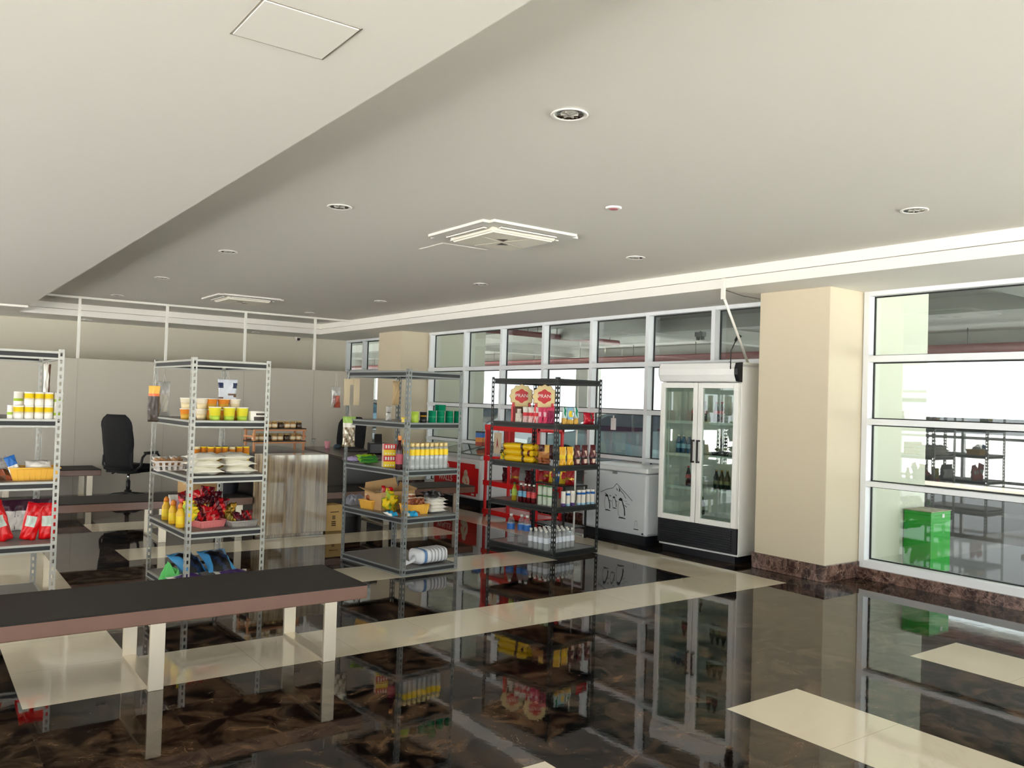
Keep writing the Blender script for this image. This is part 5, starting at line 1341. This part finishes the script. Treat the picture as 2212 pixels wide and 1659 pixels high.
pouch('pk_pink', 'snack_pouch', .062, .165, .035, [PNK, m_('pouch_blush', (240, 190, 200))], lambda u, v, fr: 1 if fr and .4 < v < .75 and u < 0 else 0, 72, False)
pouch('pk_dpink', 'snack_pouch', .075, .17, .04, [m_('pouch_berry', (150, 20, 70), .35), PNK], bands((.8, 0), (1, 1)), 73, False)
for px, py, k, lb in ((1118, 912, 'pk_brown', 'white and brown pouch under the left round sign'), (1133, 913, 'pk_red', 'white and red pouch under the left round sign, first of three'), (1145, 913.5, 'pk_red', 'white and red pouch between the round signs, second of three'), (1156, 914, 'pk_red', 'white and red pouch between the round signs, third of three'),
                      (1166, 914, 'pk_pink', 'pink and pale pouch under the right round sign, left one'), (1177, 915, 'pk_pink', 'pink pouch under the middle of the right round sign'), (1188, 915.5, 'pk_dpink', 'berry pink pouch under the right round sign, right end')):
    inst(k, lb, 'pouch', at_u(u4, px, .055, 3), FC, 'pouches under the round signs')
pouch('pk_yb', 'snack_pouch', .085, .175, .045, [LBLU, YEL, m_('pouch_gold', (222, 176, 80))], lambda u, v, fr: (1 if abs(u) < .45 and v > .4 and v < .8 else 0) if v > .32 else 2, 74, False)
pouch('pk_yg', 'snack_pouch', .06, .175, .045, [m_('pouch_gold', (222, 176, 80)), m_('pouch_pale', (206, 220, 220)), DGRN], lambda u, v, fr: (2 if abs(u) < .3 else 1) if v > .35 else 0, 75, False)
for px, k, lb in ((1216, 'pk_yg', 'gold and pale pouch just right of the black front post'), (1228, 'pk_yb', 'blue and yellow pouch at the front of the top black shelf'), (1241, 'pk_yg', 'gold and pale pouch right of the blue and yellow pouch')):
    inst(k, lb, 'pouch', at_v(u4, px, .06, 3), a4-.15, 'gold and blue pouches')
pouch('pk_redp', 'biscuit_pack', .175, .125, .06, [m_('pack_crimson', (186, 22, 44), .25), m_('pack_cocoa', (90, 56, 52), .35)], lambda u, v, fr: 1 if -.05 < u < .35 and .1 < v < .9 else 0, 76)
inst('pk_redp', 'crimson biscuit pack standing near the right end of the top black shelf', 'packet', at_v(u4, 1269, .07, 3), a4)
# yellow rolls and neighbours
def rollpack(seed):
    r = random.Random(seed); q = MB(); L = .40
    prof = []
    for i in range(25):
        x = i/24; rr = .034*(min(1, min(x, 1-x)*9+.35))**.5*(1-.16*math.exp(-((x-.55)/.03)**2)); k = 1 if .60 < x < .70 else (2 if .80 < x < .90 and seed % 2 else 0)
        prof.append((rr, x*L-L/2, k))
    q.lathe(prof, 14, M=Matrix.Rotation(R(90), 4, 'Y'), sx=1, sy=1)
    return q.mesh('noodle_roll', [m_('roll_yellow', (240, 196, 20), .35), BRN, DRED])
proto('roll0', 'noodle_roll', (None, rollpack(2))); proto('roll1', 'noodle_roll', (None, rollpack(3)))
rz4 = a4+R(90)+.12
for la, n in ((0, 2), (1, 2), (2, 2)):
    for k in range(n):
        p = loc_uv(u4, .075+k*.07, .60+.01*la, 2, .034+la*.064)
        inst('roll%d' % ((la+k) % 2), 'yellow wrapped roll lying in the pile, %s layer, %s' % (('bottom', 'middle', 'top')[la], ('nearer', 'farther')[k]), 'roll', p, rz4+R(180), 'yellow wrapped rolls')
inst('foil4', 'small pale yellow packet at the left end of the yellow rolls', 'packet', loc_uv(u4, .08, .86, 2, .01), FC, None, .55, (-.5, 0))
inst('black_pack', 'small black packet on top of the pale yellow packet', 'packet', loc_uv(u4, .10, .87, 2, .075), FC, None, .45, (-1.2, 0))
pouch('biscuit', 'biscuit_pack', .16, .14, .05, [m_('biscuit_brown', (70, 28, 26), .3), m_('biscuit_gold', (222, 176, 90), .4), m_('biscuit_tan', (186, 126, 70), .4)], lambda u, v, fr: 1 if fr and v > .45 and -.1 < u < .5 else (2 if v < .5 and u < .45 else 0), 78)
inst('biscuit', 'brown and gold biscuit pack standing behind the front post of the black shelving', 'packet', at_u(u4, 1178, .12, 2, .06), FC)
for k in range(2): inst('brown_pack', 'brown packet lying flat under the biscuit pack, %s' % ('lower', 'upper')[k], 'packet', at_u(u4, 1176, .10, 2, .014+k*.026), FC+.3*k, 'flat brown packets', 1.25, (-1.4, 0))
pouch('y_pouch', 'snack_pouch', .085, .19, .05, [m_('pouch_saffron', (236, 176, 30), .3), YEL, m_('pouch_wheat', (240, 214, 130))], lambda u, v, fr: 2 if u > .55 and fr else (1 if .35 < v < .6 else 0), 79, False)
for px, lb in ((1215, 'left'), (1231, 'right')): inst('y_pouch', 'saffron yellow pouch at the front of the middle black shelf, %s of two' % lb, 'pouch', at_v(u4, px, .06, 2), a4-.2, 'saffron pouches')
pouch('c_pouch', 'coffee_pouch', .085, .205, .05, [m_('pouch_maroon', (88, 20, 24), .3), m_('pouch_cream', (220, 190, 170), .4), BLK], lambda u, v, fr: (1 if (abs(u) < .5 and .1 < v < .28) or (fr and abs(u-.2) < .3 and .42 < v < .72) else (2 if .28 < v < .36 else 0)), 80, False)
for px, lb in ((1246, 'left'), (1262, 'middle'), (1280, 'right')): inst('c_pouch', 'maroon and cream pouch at the front of the middle black shelf, %s of three' % lb, 'pouch', at_v(u4, px, .06, 2), a4-.1, 'maroon pouches')
# drinks
inst('soda_g', 'amber drink bottle with green cap at the left of the soda bottles', 'bottle', at_u(u4, 1113, .10, 1), 0)
for k, (px, py, key, lb) in enumerate(((1127, 1070, 'soda_b', 'first'), (1137, 1072, 'soda_b', 'second'), (1145, 1074, 'soda_r', 'third'), (1155, 1076, 'soda_r', 'fourth'))):
    inst(key, 'dark red soda bottle with %s label, %s from the left in the row' % ('sky blue' if key == 'soda_b' else 'red', lb), 'bottle', at_u(u4, px, .09, 1), 0, 'soda bottles')
for c, px in enumerate((1169, 1180, 1190)):
    for la in (0, 1): inst('wcan', 'pale green and white can right of the soda bottles, %s column, %s' % (ORD[c], ('lower', 'upper')[la]), 'can', at_u(u4, px, .10, 1, la*.1015), 0, 'pale cans by the front post')
for c, px in enumerate((1219, 1229, 1239, 1252, 1262, 1272, 1282)):
    inst('slim_p' if c in (0, 2) else 'slim', 'slim white %s can in front on the black shelving, %s from left' % ('and violet' if c in (0, 2) else 'and blue', ORD[c]), 'can', at_v(u4, px, .05+.02*(c % 2), 1), c, 'slim white cans')
# water
for px, py, lb in ((1108, 1162, 'left'), (1131, 1162, 'middle'), (1143, 1160, 'right')):
    inst('wlarge', 'large clear water bottle with blue label, %s of three' % lb, 'bottle', at_u(u4, px, .10+.05*(px % 2), 0), 0, 'large water bottles')
for ro in range(4):
    for c in range(7):
        inst('wsmall', 'small clear water bottle, %s row back from the front, %s from the left edge' % (ORD[ro], ORD[c]), 'bottle', loc_uv(u4, .065+c*.064, .16+ro*.075, 0), 0, 'small water bottles')

# ---- snack stand behind the black shelving
t = thing('snack_stand', 'low black stand with snack bags behind the black shelving', 'stand', (6.15, 7.40, 0), 0)
q = MB()
for x in (0, .33):
    for y in (0, .55): q.box(x, y, 0, x+.02, y+.02, .60)
q.box(0, 0, .60, .35, .57, .615); q.box(0, 0, .12, .35, .57, .132); part('frame', q, BLK, t)
q = MB()
for k in range(5): q.box(-.002+.07*k, 0, .30, .012+.07*k, .57, .306)
part('slats', q, m_('stand_steel', (150, 150, 150), .4, metal=.6), t)
pouch('chips_y', 'chip_bag', .13, .19, .06, [m_('chips_yellow', (240, 200, 50), .3), FRED], lambda u, v, fr: 1 if fr and (u*u*1.2+(v-.5)**2*4) < .25 else 0, 85)
pouch('chips_b', 'chip_bag', .12, .19, .06, [m_('chips_blue', (30, 90, 170), .3), WHT], lambda u, v, fr: 1 if fr and .4 < v < .6 and abs(u) < .5 else 0, 86)
pouch('chips_r', 'chip_bag', .13, .19, .06, [m_('chips_red', (170, 30, 34), .3), GLD], lambda u, v, fr: 1 if fr and .3 < v < .45 else 0, 87)
for k, (key, y, nm) in enumerate((('chips_r', .50, 'red bag at the far end'), ('chips_y', .385, 'yellow bag beside the far red one'), ('chips_b', .29, 'blue bag between two yellow ones'), ('chips_y', .19, 'yellow bag beside the near red one'), ('chips_r', .08, 'red bag at the near end'))):
    inst(key, 'chip bag on the low black stand, %s' % nm, 'bag', (6.30, 7.40+y, .615), -R(60), 'chip bags on the black stand', 1, (-.12, 0))
# ---- on and by the red rack and freezer
for k, (y, z, key, nm) in enumerate(((.20, .812, 'chips_r', 'top shelf, near end'), (.42, .812, 'chips_b', 'top shelf, second'), (.75, .812, 'chips_r', 'top shelf, third'), (.95, .812, 'chips_y', 'top shelf, far end'), (.22, .482, 'chips_r', 'middle shelf, near end'), (.45, .482, 'foil3', 'middle shelf, second'), (.76, .482, 'chips_r', 'middle shelf, third'), (.96, .482, 'foil3', 'middle shelf, far end'))):
    inst(key, 'snack bag standing on the red display rack, %s' % nm, 'bag', (6.62, 8.24+y, z), -R(70), 'snack bags on the red rack', 1.1, (-.1, 0))
o = solid('soft_toy_plant', blob(.10, .10, .13, 90, .2), [m_('jade_green', (40, 150, 110), .6)], 'small green ornament on the red display rack', 'ornament', (6.50, 8.66, .812)) if False else None
p = spot(1037, 963, .868)
t = thing('carton', 'tall orange and blue carton standing on the ice cream freezer', 'box', on_x(1037, 962, 7.22)+Vector((0, 0, 0)), R(-70))
t.location.z = .862
q = MB(); q.box(-.06, -.04, 0, .06, .04, .06); part('red_part', q, m_('box_rust', (176, 70, 40)), t)
q = MB(); q.box(-.06, -.04, .06, .06, .04, .13); part('orange_part', q, ORG, t)
q = MB(); q.box(-.06, -.04, .13, .06, .04, .20); part('blue_part', q, BLU, t)
q = MB(); q.box(-.06, -.04, .20, .06, .04, .225); part('dark_part', q, BLK, t)
# ---- fridge contents
def inside(x, y, z): return fridge_pt(x, y, z)
rowsF = [('cola', 1.41, (.30, .365, .43), 'upper left shelf'), ('aqua', 1.06, (.10, .17, .24), 'middle left shelf'), ('cola', 1.06, (.31, .38), 'middle left shelf'), ('cola', .71, (.24, .31, .38), 'lower left shelf'),
         ('stout', 1.06, (.57, .64, .71), 'middle right shelf'), ('stout', .71, (.60, .67, .74), 'lower right shelf'), ('cola', 1.41, (.58, .65), 'upper right shelf'), ('stout', .42, (.36, .43), 'bottom, left of centre')]
for key, z, xs, nm in rowsF:
    for k, x in enumerate(xs):
        inst(key, '%s bottle in the tall fridge, %s, %s from left' % ({'cola': 'dark brown', 'aqua': 'blue', 'stout': 'dark green'}[key], nm, ORD[k]), 'bottle', inside(x, .22, z), 0, 'bottles in the fridge')
# ---- on the desk
def lath(name, prof, m, label, cat, loc, seg=18, cap=True):
    q = MB(); q.lathe(prof, seg, cap=cap); return solid(name, q, m, label, cat, loc)
D0 = (4.62, 10.05); Md = Matrix.Translation((4.62, 10.05, .775)) @ Matrix.Rotation(R(-9), 4, 'Z')
pc = spot(707, 968, .776); lath('cup', [(.035, 0), (.047, .105), (.044, .105), (.033, .004), (.001, .004)], m_('cup_rose', (206, 140, 152), .5), 'rose pink cup on the dark desk in front of the second office chair', 'cup', pc, cap=False)
pd = spot(728, 969, .776); solid('tape_dispenser', blob(.09, .07, .065, 95, .25), [m_('dispenser_teal', (36, 60, 72), .4)], 'small dark teal desk item right of the pink cup', 'desk item', pd)
pg = spot(677, 964, .776); q = MB(); q.lathe([(.03, 0), (.004, .008), (.004, .06), (.026, .085), (.03, .12), (.028, .12), (.003, .07)], 14, cap=False); solid('glass', q, [CLR], 'small clear stemmed glass on the desk left of the pink cup', 'glass', pg)
pq = spot(820, 981, .776)
t = thing('printer', 'black receipt printer on the dark desk, seen through the grey shelving', 'printer', pq+Vector((.03, .1, 0)), R(-20))
q = MB(); q.bbox(-.14, -.12, 0, .14, .14, .15, .015); part('body', q, M_VENT, t)
q = MB(); q.box(-.09, -.125, .05, .09, -.119, .075); part('slot', q, m_('slot_grey', (60, 60, 62)), t)
q = MB(); q.prism([(.02, .15), (.13, .15), (.11, .27), (.07, .27)], -.05, .05, 'yz'); part('scanner_stand', q, BLK, t)
pk = spot(775, 976, .776)
t = thing('keyboard', 'black keyboard lying on the dark desk', 'keyboard', pk+Vector((.02, .05, 0)), R(-15))
q = MB(); q.bbox(-.19, -.065, 0, .19, .065, .018, .004); part('body', q, M_VENT, t)
q = MB()
for r_ in range(4):
    for k in range(12): q.box(-.175+k*.029, -.052+r_*.026, .018, -.15+k*.029, -.03+r_*.026, .022)
part('keys', q, m_('key_grey', (44, 44, 48), .5), t)
# ================================================================ light and camera
w = bpy.data.worlds.new('overcast'); SC.world = w; w.use_nodes = True
nt = w.node_tree; bg = nt.nodes['Background']
bg.inputs['Color'].default_value = (0.93, 0.97, 1.0, 1); bg.inputs['Strength'].default_value = SKY
sl = bpy.data.lights.new('sun', 'SUN'); sl.energy = SUN; sl.angle = R(2); sl.color = (1, .97, .92)
so = bpy.data.objects.new('sun', sl); COL.objects.link(so); so.rotation_euler = (R(-30), R(8), 0)   # high behind the building
def portal(name, loc, rot, sx, sy):
    l = bpy.data.lights.new(name, 'AREA'); l.shape = 'RECTANGLE'; l.size = sx; l.size_y = sy; l.cycles.is_portal = True
    o = bpy.data.objects.new(name, l); COL.objects.link(o); o.location = loc; o.rotation_euler = rot
    return o
portal('daylight_opening_back', (1.4, YB-.05, 1.4), (R(90), 0, 0), 12, 2.7)          # faces +y
portal('daylight_opening_left', (XL-.05, 5.5, 1.4), (R(90), 0, R(-90)), 21, 2.7)    # faces +x
portal('daylight_opening_right', (XW+.2, 5.0, 1.4), (R(90), 0, R(90)), 16, 2.7)     # faces -x
cam = bpy.data.cameras.new('camera'); cam.sensor_width = 36.0; cam.sensor_fit = 'HORIZONTAL'; cam.lens = FPX/2212*36.0; cam.clip_start = .05; cam.clip_end = 300
co = bpy.data.objects.new('camera', cam); COL.objects.link(co)
m = Matrix((CR, CU, -CF)).transposed().to_4x4(); m.translation = Vector((0, 0, EYE)); co.matrix_world = m
SC.camera = co
vs = SC.view_settings; vs.view_transform = 'Standard'; vs.look = 'None'; vs.gamma = 1.0; vs.use_curve_mapping = False; vs.exposure = EXPO
SC.cycles.max_bounces = 14; SC.cycles.diffuse_bounces = 6; SC.cycles.glossy_bounces = 6; SC.cycles.transparent_max_bounces = 32
SC.cycles.sample_clamp_indirect = 12.0
